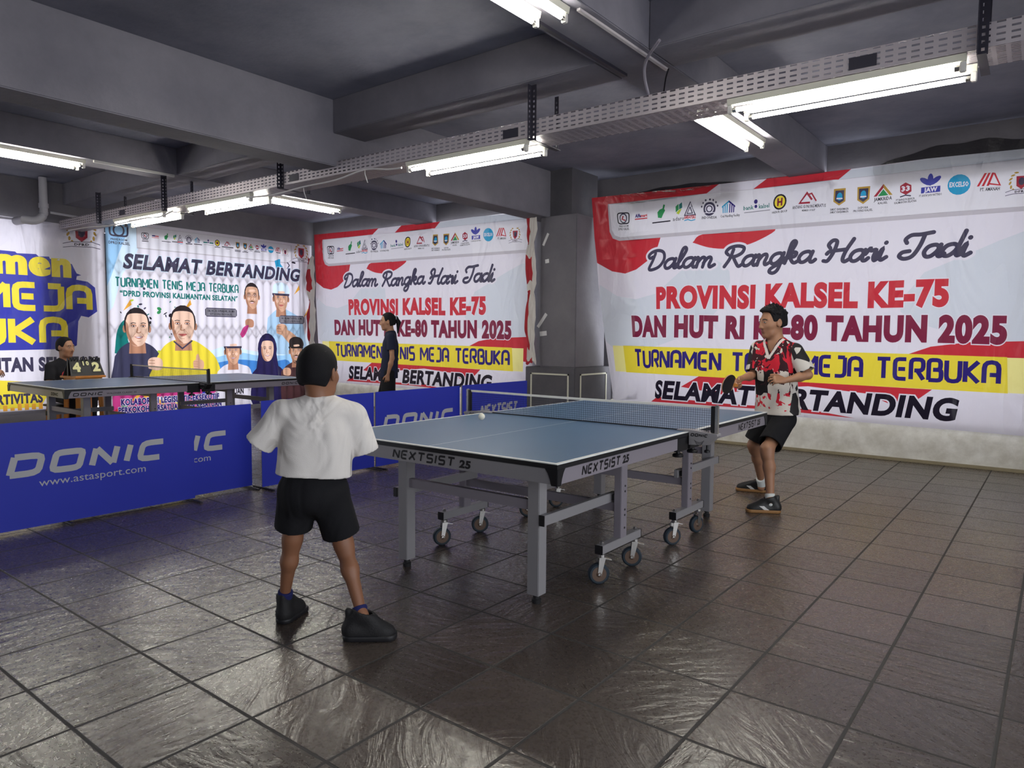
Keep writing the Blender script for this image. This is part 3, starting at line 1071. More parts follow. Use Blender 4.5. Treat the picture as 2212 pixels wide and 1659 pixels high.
ban = jubilee_art().build('banner', INKS_BACK, place_jubilee(-2.78, .40, .42))
tag(ban, 'large red and white jubilee banner behind the boy in the patterned jersey', 'banner', 'printed banners')
ban = jubilee_art().build('banner', INKS_BACK, place_jubilee(-8.87, .16))
tag(ban, 'red and white jubilee banner between the headscarf portrait banner and the grey column', 'banner', 'printed banners')


# ------------------------------------------------------------------ portrait banner on the left wall
def portrait(a, g, cx, cy, w, h, skin, torso, shirt, hair='hair', cap=None, look=0.0, smile=True, glasses=False, scarf=None, beard=False):
    dark = 'skind'
    for pts, c in torso:
        a.curve(pts, c, g) if len(pts) > 4 else a.poly(pts, c, g)
    if scarf:
        a.ell(cx, cy + h * .05, w * .72, h * .74, scarf, g)
        a.poly([(cx - w * .66, cy - h * .1), (cx + w * .66, cy - h * .1), (cx + w * .9, cy - h * 1.1), (cx - w * .9, cy - h * 1.1)], scarf, g)
    else:
        a.poly([(cx - w * .3, cy - h * .2), (cx + w * .3, cy - h * .2), (cx + w * .36, cy - h * .75), (cx - w * .36, cy - h * .75)], dark, g)
        for sd in (-1, 1):
            a.ell(cx + sd * w * .52, cy - h * .02, w * .08, h * .12, dark, g, n=8)
        a.ell(cx, cy + h * .12, w * .54, h * .5, hair, g)
    a.curve([(cx - w * .46, cy + h * .22), (cx - w * .3, cy + h * .42), (cx + w * .3, cy + h * .42), (cx + w * .46, cy + h * .22), (cx + w * .45, cy - h * .15),
             (cx + w * .28, cy - h * .45), (cx, cy - h * .54), (cx - w * .28, cy - h * .45), (cx - w * .45, cy - h * .15)], skin, g)
    if beard:
        a.curve([(cx - w * .44, cy - h * .15), (cx - w * .25, cy - h * .48), (cx, cy - h * .56), (cx + w * .25, cy - h * .48), (cx + w * .44, cy - h * .15), (cx + w * .2, cy - h * .4), (cx, cy - h * .44), (cx - w * .2, cy - h * .4)], hair, g)
    if cap:
        a.curve([(cx - w * .55, cy + h * .2), (cx - w * .5, cy + h * .55), (cx, cy + h * .68), (cx + w * .5, cy + h * .55), (cx + w * .55, cy + h * .2)], cap, g)
        a.poly([(cx - w * .6, cy + h * .22), (cx + w * .6, cy + h * .22), (cx + w * .58, cy + h * .13), (cx - w * .58, cy + h * .13)], cap if cap == 'hair' else 'slate', g)
    ex = look * w
    # shaded cheek and temple on one side, lit forehead
    a.curve([(cx - w * .455, cy + h * .2), (cx - w * .37, cy + h * .1), (cx - w * .33, cy - h * .15), (cx - w * .2, cy - h * .38), (cx, cy - h * .53), (cx - w * .28, cy - h * .45), (cx - w * .45, cy - h * .15)], dark, g)
    a.curve([(cx + ex - w * .2, cy + h * .3), (cx + ex + w * .2, cy + h * .32), (cx + ex + w * .26, cy + h * .24), (cx + ex - w * .16, cy + h * .22)], 'skinl', g)
    for sd in (-1, 1):
        a.poly(ell_pts(cx + ex + sd * w * .2, cy + h * .075, w * .12, h * .05, 10), dark, g)
        a.poly(ell_pts(cx + ex + sd * w * .2, cy + h * .065, w * .078, h * .02, 8), 'white', g)
        a.poly(ell_pts(cx + ex + sd * w * .2, cy + h * .066, w * .034, h * .023, 8), 'hair', g)
        a.line([(cx + ex + sd * w * .1, cy + h * .145), (cx + ex + sd * w * .21, cy + h * .165), (cx + ex + sd * w * .32, cy + h * .14)], h * .022, 'hair', g)
        a.poly(ell_pts(cx + ex + sd * w * .24, cy - h * .1, w * .1, h * .07, 10), 'skinl', g)
        a.line([(cx + ex + sd * w * .13, cy - h * .14), (cx + ex + sd * w * .25, cy - h * .26)], h * .012, dark, g)
        if glasses:
            P = ell_pts(cx + ex + sd * w * .2, cy + h * .06, w * .15, h * .075, 12)
            a.line(P + [P[0], P[1]], h * .012, 'slate', g)
    a.poly([(cx + ex - w * .06, cy + h * .04), (cx + ex - w * .02, cy + h * .04), (cx + ex - w * .015, cy - h * .08), (cx + ex - w * .1, cy - h * .11)], dark, g)
    a.poly(ell_pts(cx + ex, cy - h * .115, w * .11, h * .035, 10), dark, g)
    a.poly(ell_pts(cx + ex + w * .01, cy - h * .095, w * .06, h * .03, 10), 'skinl', g)
    if beard or glasses:
        a.curve([(cx + ex - w * .22, cy - h * .23), (cx + ex, cy - h * .17), (cx + ex + w * .22, cy - h * .23), (cx + ex, cy - h * .215)], hair, g)
    a.curve([(cx + ex - w * .2, cy - h * .25), (cx + ex, cy - h * .238), (cx + ex + w * .2, cy - h * .25), (cx + ex, cy - h * .315)], 'lips', g)
    if smile:
        a.curve([(cx + ex - w * .15, cy - h * .256), (cx + ex, cy - h * .25), (cx + ex + w * .15, cy - h * .256), (cx + ex, cy - h * .288)], 'white', g)
    a.line([(cx + ex - w * .08, cy - h * .39), (cx + ex + w * .08, cy - h * .39)], h * .014, dark, g)


def fist(a, g, cx, cy, r, skin='skin', thumb=False):
    a.curve([(cx - r, cy - r * .7), (cx - r * 1.05, cy + r * .4), (cx - r * .5, cy + r * .85), (cx + r * .5, cy + r * .8), (cx + r, cy + r * .3), (cx + r * .9, cy - r * .8), (cx, cy - r)], skin, g)
    for q in range(3):
        yy = cy + r * (.45 - q * .4)
        a.line([(cx - r * .95, yy), (cx - r * .1, yy - r * .05)], r * .1, 'skind', g)
    if thumb:
        a.curve([(cx - r * .5, cy + r * .5), (cx - r * .45, cy + r * 1.5), (cx - r * .1, cy + r * 1.9), (cx + r * .15, cy + r * 1.4), (cx + r * .3, cy + r * .5)], skin, g)


def greeting_art():
    a = Art()
    a.rect(.87, 4.54, .02, 2.98, 'white')
    a.poly([(.87, 2.98), (1.5, 2.98), (1.3, 2.5), (1.1, 2.2), (.95, 1.7), (.87, 1.6)], 'skyp')
    a.poly([(.87, 2.98), (1.25, 2.98), (1.05, 2.5), (.95, 2.2), (.87, 2.0)], 'sky')
    a.curve([(2.3, .95), (2.8, 1.1), (3.3, 1.0), (3.9, 1.0), (4.53, 1.35), (4.53, .5), (2.4, .4)], 'skyp')
    a.curve([(2.55, .9), (3.0, .98), (3.4, .92), (3.9, .92), (4.2, .95), (4.2, .5), (2.6, .4)], 'sky')
    a.curve([(2.5, .8), (3.0, .86), (3.6, .8), (4.0, .82), (4.0, .45), (2.5, .4)], 'skyd')
    a.poly([(.9, .62), (3.2, .62), (3.2, .02), (.9, .02)], 'magenta')
    rg = random.Random(8)
    for q in range(30):
        x, y = rg.uniform(.95, 3.0), rg.uniform(.05, .55)
        a.poly(ell_pts(x, y, rg.uniform(.04, .14), rg.uniform(.02, .06), 7, rot=rg.uniform(-.8, .8)), rg.choice(['yellow', 'green', 'red', 'white', 'orange', 'blue']))
    # paint splashes
    for q in range(46):
        x, y = rg.gauss(1.55, .28), rg.gauss(1.42, .3)
        a.poly(ell_pts(x, y, rg.uniform(.008, .04), rg.uniform(.008, .03), 7, rot=rg.uniform(-1, 1)), rg.choice(['ink', 'teal', 'green', 'slate', 'lime']))
    a.curve([(.95, 1.0), (1.0, 1.35), (1.12, 1.5), (1.15, 1.2), (1.2, .95)], 'teal')
    for x, y in ((1.15, 1.72), (2.1, 1.76), (4.2, 2.12), (4.4, 1.7)):
        a.poly([(x - .06, y - .08), (x + .05, y + .1), (x + .07, y + .02)], 'orange')
    # sponsor panel, badges
    a.poly([(1.32, 2.93), (4.10, 2.93), (4.10, 2.66), (4.02, 2.60), (1.32, 2.60)], 'shade')
    a.poly([(1.33, 2.925), (4.085, 2.925), (4.085, 2.67), (4.02, 2.615), (1.33, 2.615)], 'panel')
    logo_row(a, 1.45, 2.77, .585, False)
    a.line([(1.06 + p, 2.82 + q) for p, q in rnd([(0, .12), (-.13, .12), (-.13, -.06), (.13, -.06), (.13, .12), (0, .12)], .05)], .025, 'slate')
    P = ell_pts(1.06, 2.84, .075, .08, 16)
    a.line(P + [P[0], P[1]], .025, 'slate')
    a.text('PRESS ROOM', .94, 1.18, 2.69, 2.72, 'slate', res=2)
    a.text('DPRD KALSEL', .91, 1.22, 2.635, 2.675, 'slate', res=2)
    wreath(a, 4.31, 2.80, .15)
    # a thrown figure shape and streaks
    a.curve([(3.74, 2.62), (3.85, 2.66), (3.86, 2.58), (3.93, 2.5), (3.84, 2.52), (3.78, 2.47)], 'cyan')
    a.line([(4.0, 2.62), (4.05, 2.57), (4.0, 2.5)], .02, 'slate')
    a.line([(4.1, 2.63), (4.18, 2.62)], .03, 'ink')
    # back-row portraits
    portrait(a, 'portrait|printed man with moustache and raised fist', 3.27, 1.96, .27, .40, 'skin',
             [([(3.1, 1.76), (3.44, 1.78), (3.40, 1.62), (3.12, 1.64)], 'white')], None, beard=False, glasses=True)
    fist(a, 'portrait|printed man with moustache and raised fist', 3.22, 1.50, .08, 'skind')
    a.curve([(3.03, 1.30), (3.1, 1.42), (3.2, 1.46), (3.16, 1.34), (3.08, 1.24)], 'magenta', 'portrait|printed man with moustache and raised fist')
    g = 'portrait|printed man in pale blue shirt and cap'
    portrait(a, g, 3.86, 1.95, .30, .44, 'skin',
             [([(3.58, 1.60), (3.72, 1.72), (3.86, 1.78), (4.06, 1.72), (4.28, 1.58), (4.36, 1.3), (4.34, .96), (3.62, .98), (3.56, 1.3)], 'shirtb')], None, cap='skyp', smile=False)
    fist(a, g, 3.87, 1.40, .11, 'skin')
    a.curve([(3.86, 1.30), (4.05, 1.12), (4.3, 1.02), (4.25, 1.2), (4.0, 1.38)], 'skin', g)
    # front pair
    g = 'portrait|printed man in dark jacket'
    portrait(a, g, 1.29, 1.38, .36, .52, 'skinl', [([(.95, .95), (1.05, 1.09), (1.22, 1.18), (1.40, 1.16), (1.56, 1.06), (1.66, .86), (1.7, .4), (.93, .4)], 'denim')], None, look=.06)
    g = 'portrait|printed man in yellow shirt giving thumbs up'
    portrait(a, g, 2.02, 1.43, .40, .54, 'skinl', [([(1.58, .92), (1.70, 1.10), (1.88, 1.20), (2.16, 1.20), (2.36, 1.10), (2.56, .92), (2.66, .66), (2.62, .45), (1.5, .45)], 'yellow')], None, look=-.03, smile=False)
    a.line([(1.86, 1.18), (2.0, 1.06), (2.17, 1.19)], .025, 'slate', g)
    fist(a, g, 2.27, .80, .09, 'skin', True)
    fist(a, 'portrait|printed man in dark jacket', 1.56, .83, .11, 'skinl')
    # front row of three
    g = 'portrait|printed man in white shirt and white cap'
    portrait(a, g, 2.89, 1.0, .28, .42, 'skin', [([(2.60, .66), (2.72, .76), (2.88, .80), (3.06, .77), (3.22, .68), (3.28, .3), (3.2, .04), (2.66, .04), (2.56, .35)], 'white')], None, cap='white')
    a.text('JUAN', 2.86, 3.08, .26, .36, 'ink', g, off=.04)
    a.rect(2.86, 3.06, .20, .225, 'ink', g)
    g = 'portrait|printed woman in dark headscarf'
    a.curve([(3.26, .62), (3.42, .76), (3.57, .8), (3.74, .75), (3.90, .62), (3.95, .3), (3.9, .04), (3.26, .04)], 'hijab', g)
    portrait(a, g, 3.565, 1.02, .27, .38, 'skinl', [], None, scarf='hijab')
    g = 'portrait|printed man in brown shirt and black cap'
    portrait(a, g, 4.17, .99, .27, .40, 'skin', [([(3.84, .62), (3.98, .74), (4.16, .80), (4.34, .74), (4.48, .62), (4.5, .2), (4.4, .04), (3.88, .04)], 'brown')], None, cap='hair', beard=True)
    fist(a, g, 3.97, .62, .08, 'skin')
    # name plates
    for x0, x1, y0, l1, l2, np_ in ((2.40, 2.98, 1.59, 'DR. HC. H. SUPIAN HK, SH, MH', 'KETUA DPRD PROV KALSEL', 'name_plate|grey name plate near the yellow shirt'), (3.82, 4.36, 1.50, 'H. KARTOYO, S.M.', 'WAKIL KETUA DPRD PROV KALSEL', 'name_plate|grey name plate on the pale blue shirt')):
        a.poly(ell_pts((x0 + x1) / 2, y0 + .075, (x1 - x0) / 2, .09, 20) if False else [(x0 + .03, y0), (x1 - .03, y0), (x1, y0 + .03), (x1, y0 + .12), (x1 - .03, y0 + .15), (x0 + .03, y0 + .15), (x0, y0 + .12), (x0, y0 + .03)], 'slate', np_)
        a.rect(x0 + .012, x1 - .012, y0 + .015, y0 + .135, 'grey', np_)
        a.text(l1, x0 + .05, x1 - .05, y0 + .08, y0 + .118, 'ink', np_, off=.03, res=1)
        a.text(l2, x0 + .09, x1 - .09, y0 + .03, y0 + .062, 'ink', np_, off=.02, res=1)
    # words
    a.text('SELAMAT BERTANDING', 1.10, 4.29, 2.285, 2.515, 'slate', 'lettering|dark slanted brush lettering', off=.046, extra=.03, edge='skyp', shear=.2)
    a.strokes('TURNAMEN TENIS MEJA TERBUKA', TECH, .98, 3.02, 2.00, 2.155, .15, 'teal', 'lettering|teal squared lettering', gap=.26, caps=False)
    a.text('\u201cDPRD PROVINSI KALIMANTAN SELATAN\u201d', 1.05, 3.00, 1.865, 1.955, 'teal', 'lettering|small bold teal lettering', off=.05)
    g = 'lettering|white edged navy slogan lettering'
    a.text('KOLABORASI LEGISLATIF-EKSEKUTIF', 1.02, 2.62, .195, .295, 'navy', g, off=.05, extra=.06, edge='white')
    g = 'lettering|lower line of the white edged navy slogan'
    a.text('PERKOKOH PERSATUAN DAN KESATUAN', .98, 2.66, .075, .17, 'navy', g, off=.05, extra=.06, edge='white')
    return a


_f3, _f4 = folds(11, 6, .007), pin_folds([(.87, 2.98, 12), (4.5, 2.98, 12)], .004)


def place_left(u, v):
    # u runs along the wall away from the camera side
    top = .09 * math.sin((u - .6) * .8)
    return (X_LEFT + .045 + abs(_f3(u, v)) + abs(_f4(u, v)), u, v + top * max(0, (v - 2.4)) / .6 * .4)


ban = greeting_art().build('banner', INKS, place_left, grid=.14)
tag(ban, 'pale blue banner of printed portraits hanging on the folding gate', 'banner', 'printed banners')


# ------------------------------------------------------------------ tournament banner at the near end of the left wall
def title_art():
    a = Art()
    a.rect(-4.4, .85, .22, 2.93, 'white')
    blue = [(-4.0, 1.05), (-4.1, 2.3), (-2.4, 2.43), (-.30, 2.40), (-.28, 2.38), (-.05, 2.39), (-.02, 2.36), (.11, 2.37), (.12, 2.34), (.17, 2.33), (.13, 2.31), (.26, 2.32), (.40, 2.29), (.44, 2.2), (.46, 2.16),
            (.52, 2.14), (.46, 2.12), (.45, 2.07), (.60, 2.05), (.70, 1.97), (.72, 1.62), (.60, 1.53), (.50, 1.55), (.46, 1.47), (.43, 1.12), (.33, 1.07), (-1.0, 1.05)]
    a.poly(blue, 'blue')
    a.poly([(-3.4, .56), (-3.4, .26), (-.06, .26), (.02, .4), (-.02, .6), (-.6, .66), (-2.8, .62)], 'yellow')
    rg = random.Random(2)
    for q in range(40):
        x = -3.4 + q * .085
        a.rect(x, x + .05, .23, .23 + rg.uniform(.03, .1), 'orange')
    wreath(a, .54, 2.76, .2)
    g = 'lettering|fat rounded yellow lettering'
    a.text('Turnamen', -1.95, .39, 2.09, 2.46, 'yellow', g, off=.062)
    a.strokes('TENIS MEJA', TECH, -2.62, .66, 1.60, 2.0, .21, 'yellow', 'lettering|wide squared yellow lettering', gap=.24, caps=False)
    a.strokes('TERBUKA', TECH, -2.3, .32, 1.12, 1.53, .21, 'yellow', 'lettering|lower line of squared yellow lettering', gap=.24, caps=False)
    a.text('DPRD PROVINSI KALIMANTAN SELATAN', -2.72, .71, .76, .96, 'slate', 'lettering|dark purple lettering', off=.055)
    a.text('JUNJUNG TINGGI SPORTIVITAS', -1.95, -.03, .32, .46, 'slate', 'lettering|dark lettering on yellow', off=.05)
    return a


_f5, _f6 = folds(21, 5, .012), pin_folds([(.84, 2.9, 18), (.15, 2.85, 14), (-.4, 2.9, 10)], .012)


def place_title(u, v):
    top = -.05 * max(0.0, u + .45) + .05 * math.cos((u + .45) * 4.5)
    return (X_LEFT + .05 + abs(_f5(u, v)) + abs(_f6(u, v)), u, v + top * max(0.0, v - 2.4) / .5)


ban = title_art().build('banner', INKS, place_title, grid=.14)
tag(ban, 'lilac banner with fat yellow lettering on a blue brush stroke behind the seated umpire', 'banner', 'printed banners')

# ------------------------------------------------------------------ folding gates behind the left banners
M_GATE = mat('gate_steel', rgb(70, 70, 80), 0.5, 0.5)


def folding_gate(y0, y1, label):
    root = empty('folding_gate', (X_LEFT + .020, y0, 0))
    tag(root, label, 'gate')
    MB().box(-.018, .004, .085, .150, 0.0, 2.78).build('jamb_post', M_GATE, root)
    n = int((y1 - y0) / .15)
    st = (y1 - y0) / n
    for i in range(n + 1):
        MB().box(-.012, .010, i * st - .008, i * st + .008, 0.02, 2.78).build('bar', M_GATE, root)
    for za, zb in ((2.18, 2.42), (1.22, 1.46), (.3, .54)):
        b = MB()
        for i in range(n):
            u0, u1 = i * st, (i + 1) * st
            zm = (za + zb) / 2
            for p, q in (((u0, za), ((u0 + u1) / 2, zm)), ((u1, za), ((u0 + u1) / 2, zm)), (((u0 + u1) / 2, zm), (u0, zb)), (((u0 + u1) / 2, zm), (u1, zb))):
                b.bar((.012, p[0], p[1]), (.012, q[0], q[1]), .006, .014, up=(1, 0, 0))
        b.build('lattice', M_GATE, root)


folding_gate(.74, 4.26, 'steel folding lattice gate showing faintly through the portrait banner')
# ================================================================== table tennis tables
M_ALU = mat('silver_grey_paint', rgb(158, 156, 160), 0.42, 0.25, bump=0.02, bscale=90)
M_ALU2 = mat('lilac_grey_paint', rgb(146, 140, 150), 0.45, 0.2)
M_BLACK = mat('black_plastic', rgb(22, 22, 26), 0.45)
M_RUBBER = mat('black_rubber', rgb(24, 24, 28), 0.7)
M_TYRE = mat('blue_black_tyre', rgb(30, 44, 56), 0.6)
M_HUB = mat('brown_hub', rgb(104, 84, 72), 0.5, 0.3)
M_CHROME = mat('bright_steel', rgb(190, 188, 186), 0.25, 0.9)
M_LINE = mat('white_line_paint', rgb(232, 234, 232), 0.5)
M_BAND = mat('black_edge_band', rgb(20, 20, 24), 0.5)
M_LETTER = mat('black_lettering', rgb(20, 18, 24), 0.5)
M_TOP = mat('blue_table_paint', rgb(70, 104, 138), 0.40, spec=0.8, bump=0.03, bscale=160, var=0.06, vscale=3)
M_TOP2 = mat('slate_blue_table_paint', rgb(66, 88, 122), 0.36, spec=0.55, var=0.05, vscale=3)


def flat_mesh(name, V, T, place, m, parent):
    me = bpy.data.meshes.new(name)
    P = [place(float(u), float(v)) for u, v in V]
    me.from_pydata(P, [], [tuple(map(int, t)) for t in T])
    me.update()
    return link(name, me, m, parent)


def donic_word(x0, x1, y0, y1):
    return stroke_text('DONIC', TECH, x0, x1, y0, y1, .27, .36, .28, False)


def nextsist_word(x0, x1, y0, y1, w=.17):
    return stroke_text('NEXTSIST', TECH, x0, x1, y0, y1, w, .30, .22, False)


def join_vt(*parts):
    A, B, k = [], [], 0
    for V, T in parts:
        A.append(np.asarray(V, float))
        B.append(np.asarray(T, int) + k)
        k += len(V)
    return np.concatenate(A), np.concatenate(B)


def table(name_label, loc, rz, top_mat, kind, group=None):
    root = empty('table_tennis_table', (loc[0], loc[1], 0), rz)
    tag(root, name_label, 'table', group)
    HW, HL, ZT = .7625, 1.37, .76
    for s in (-1, 1):
        # half top with its painted lines
        xs = [-HW, -HW + .02, -.0018, .0018, HW - .02, HW]
        ys = [.003, HL - .02, HL]
        b = MB()
        for i in range(5):
            for j in range(2):
                line = i in (0, 2, 4) or j == 1
                V = [(xs[i], ys[j] * s, ZT), (xs[i + 1], ys[j] * s, ZT), (xs[i + 1], ys[j + 1] * s, ZT), (xs[i], ys[j + 1] * s, ZT)]
                b.add(V, [(0, 1, 2, 3) if s > 0 else (3, 2, 1, 0)], 1 if line else 0)
        y0, y1 = sorted((ys[0] * s, ys[2] * s))
        V = [(-HW, y0, ZT), (HW, y0, ZT), (HW, y1, ZT), (-HW, y1, ZT), (-HW, y0, ZT - .025), (HW, y0, ZT - .025), (HW, y1, ZT - .025), (-HW, y1, ZT - .025)]
        b.add(V, [(0, 4, 5, 1), (1, 5, 6, 2), (2, 6, 7, 3), (3, 7, 4, 0), (4, 7, 6, 5)], 2)
        # raised lip of the end line, where the white paint wraps the rim
        for x0, x1, q0, q1 in ((-HW - .0006, HW + .0006, HL - .0004, HL + .0012), ):
            a0, a1 = sorted((q0 * s, q1 * s))
            b.box(x0, x1, a0, a1, ZT - .004, ZT, 1)
        for sx in (-1, 1):
            a0, a1 = sorted((sx * (HW - .0004), sx * (HW + .0012)))
            b.box(a0, a1, y0, y1, ZT - .004, ZT, 1)
        me = b.build('tabletop', [top_mat, M_LINE, M_BAND], root)
        # apron
        zb, zt = ZT - .092, ZT - .0255
        ye = s * (HL - .004)
        a0, a1 = sorted((ye, ye - s * .022))
        ap = MB().box(-HW + .004, HW - .004, a0, a1, zb, zt).build('apron', M_ALU, root, bevel=.002)
        aps = {}
        for sx in (-1, 1):
            a0, a1 = sorted((sx * (HW - .004), sx * (HW - .026)))
            b0, b1 = sorted((s * .16, s * (HL - .0265)))
            aps[sx] = MB().box(a0, a1, b0, b1, zb, zt).build('apron', M_ALU2, root, bevel=.002)
            # corner guard: wide at the top, narrowing down, wrapped round the corner
            g = MB()
            prof = [(-.003, zt), (.062, zt), (.048, zt - .018), (.036, zt - .045), (.030, zb - .004), (-.003, zb - .004)]
            g.prism(prof, 0, .004, lambda u, v, d, sx=sx, s=s: (sx * (HW - u), s * (HL - .003 + d), v))
            g.prism(prof, 0, .004, lambda u, v, d, sx=sx, s=s: (sx * (HW - .003 + d), s * (HL - u), v))
            g.build('corner_guard', M_BLACK, root)
        # words on the aprons
        off = HL - .0032

        def on_end(u, v, s=s):
            return (-s * u, s * (off + .0006), zb + v)
        if kind == 'nextsist':
            V, T = nextsist_word(-.24, .19, .010, .058, .21)
            flat_mesh('numerals', *fit_text('25', .21, .285, .012, .050, .05, 0, .15, 3), (lambda u, v, s=s: (-s * u, s * (off + .0006), zb + v)), M_LETTER, ap)
            flat_mesh('lettering', V, T, (lambda u, v, s=s: (-s * u, s * (off + .0006), zb + v)), M_LETTER, ap)
        else:
            V, T = donic_word(.42, .60, .016, .048)
            flat_mesh('lettering', V, T, (lambda u, v, s=s: (u if s < 0 else -u, s * (off + .0006), zb + v)), M_LETTER, ap)
        for sx in (-1, 1):
            # on the long sides words read from outside: u runs +y on the right flank, -y on the left
            def on_side(u, v, sx=sx, s=s):
                return (sx * (HW - .0034), u * sx, zb + v)
            c = s * sx * .70
            if kind == 'nextsist':
                c = -1.0 if s * sx < 0 else .96
                V, T = nextsist_word(c - .17, c + .19, .010, .058, .21)
                flat_mesh('numerals', *fit_text('25', c + .205, c + .275, .014, .054, .05, 0, .15, 3), on_side, M_LETTER, aps[sx])
            else:
                if s * sx < 0:
                    V, T = donic_word(-1.30, -1.02, .016, .050)
                    flat_mesh('small_lettering', *fit_text('WALDNER CLASSIC 25', -.99, -.70, .022, .038, .01, 0, 0, 2), on_side, M_LETTER, aps[sx])
                else:
                    V, T = donic_word(1.02, 1.26, .018, .048)
            flat_mesh('lettering', V, T, on_side, M_LETTER, aps[sx])
        # legs at the end of the half
        for sx in (-1, 1):
            lx, ly = sx * .447, s * 1.065
            leg = MB().box(lx - .034, lx + .034, ly - .034, ly + .034, .045, zb + .01).build('leg', M_ALU, root, bevel=.003)
            MB().lathe([(.022, 0), (.024, .018), (.017, .024), (.017, .05)], (lx, ly, 0)).build('rubber_foot', M_RUBBER, leg, smooth=True)
            # upright of the wheeled frame
            ux, uy = sx * .56, s * .44
            upr = MB().box(ux - .022, ux + .022, uy - .034, uy + .034, .205, zb + .02).build('upright', M_ALU2, root, bevel=.003)
            for zz in (.26, .33, .36, .46, .49):
                MB().lathe([(.006, 0), (.006, .003)], (ux + sx * .021 if sx > 0 else ux - .024, uy + .008, zz), 'x', 10).build('bolt', M_BLACK, upr)
            y0, y1 = sorted((s * .235, s * .665))
            cb = MB().box(ux - .022, ux + .022, y0, y1, .165, .21).build('caster_beam', M_ALU, root, bevel=.002)
            for yy in (y0, y1):
                a0, a1 = (yy - .004, yy) if yy == y0 else (yy, yy + .004)
                MB().box(ux - .023, ux + .023, a0, a1, .164, .211).build('end_plug', M_BLACK, cb)
            for yy in (s * .265, s * .635):
                cw = MB()
                rw = .056
                cw.lathe([(.018, .140), (.020, .146), (.020, .158), (.012, .1645)], (0, 0, 0), n=16)
                for q in (-1, 1):
                    cw.prism([(-.017, .145), (.017, .145), (-.006, rw - .008), (-.026, rw - .008)], .019 * q, .0225 * q, lambda u, v, d: (d, u, v))
                cw.bar((-.019, 0, .142), (.019, 0, .142), .036, .006)
                cw.bar((0, .012, .138), (0, .052, .128), .022, .004)
                cst = cw.build('caster', M_CHROME, root)
                MB().lathe([(.010, .2105), (.012, .218), (.007, .226)], (0, 0, 0), n=12).build('bolt', M_CHROME, cst, smooth=True)
                cst.location = (ux, yy, 0)
                cst.rotation_euler = (0, 0, R({(-1, -1): -38, (-1, 1): -52, (1, -1): -44, (1, 1): -30}[(s, sx)] + (8 if abs(yy) > .4 else -6)))
                t = MB()
                t.lathe([(.034, -.017), (rw - .007, -.017), (rw, -.010), (rw, .010), (rw - .007, .017), (.034, .017)], (0, -.016, rw), 'x', 32)
                t.build('tyre', M_TYRE, cst, smooth=True)
                t = MB()
                t.lathe([(.039, -.0175), (.030, -.011), (.014, -.0185), (.007, -.0255), (.007, .0255), (.014, .0185), (.030, .011), (.039, .0175)], (0, -.016, rw), 'x', 24)
                t.build('wheel_hub', M_HUB, cst, smooth=True)
            # long rail from leg to upright
            rl = MB().bar((sx * .50, s * 1.10, .42), (sx * .50, s * .40, .42), .026, .05).build('side_rail', M_ALU, root, bevel=.002)
            MB().bar((sx * .50, s * 1.104, .42), (sx * .50, s * 1.098, .42), .028, .052).build('end_plug', M_BLACK, rl)
            MB().bar((sx * .5345, s * .44, .42), (sx * .512, s * .44, .42), .03, .03).build('spacer', M_BLACK, rl)
            MB().bar((sx * .4865, s * 1.065, .42), (sx * .4805, s * 1.065, .42), .03, .03).build('spacer', M_BLACK, rl)
        MB().box(-.414, .414, s * 1.065 - .016, s * 1.065 + .016, .455, .505).build('cross_rail', M_ALU2, root, bevel=.002)
        MB().box(-.538, .538, s * .44 - .014, s * .44 + .014, .345, .395).build('cross_rail', M_ALU2, root, bevel=.002)
        MB().box(-.538, .538, s * .44 - .014, s * .44 + .014, .62, .67).build('cross_rail', M_ALU2, root, bevel=.002)
        # black latch boxes where the halves meet
        for sx in (-1, 1):
            y0, y1 = sorted((s * .012, s * .16))
            lt = MB().box(sx * .745 - .012, sx * .745 + .012, y0, y1, ZT - .105, ZT - .0255).build('latch', M_BLACK, root, bevel=.004)
            MB().lathe([(.030, ZT - .138), (.032, ZT - .128), (.026, ZT - .12), (.012, ZT - .118), (.012, ZT - .104)], (sx * .735, s * .10, 0)).build('knob', M_BLACK, lt, smooth=True)
    return root


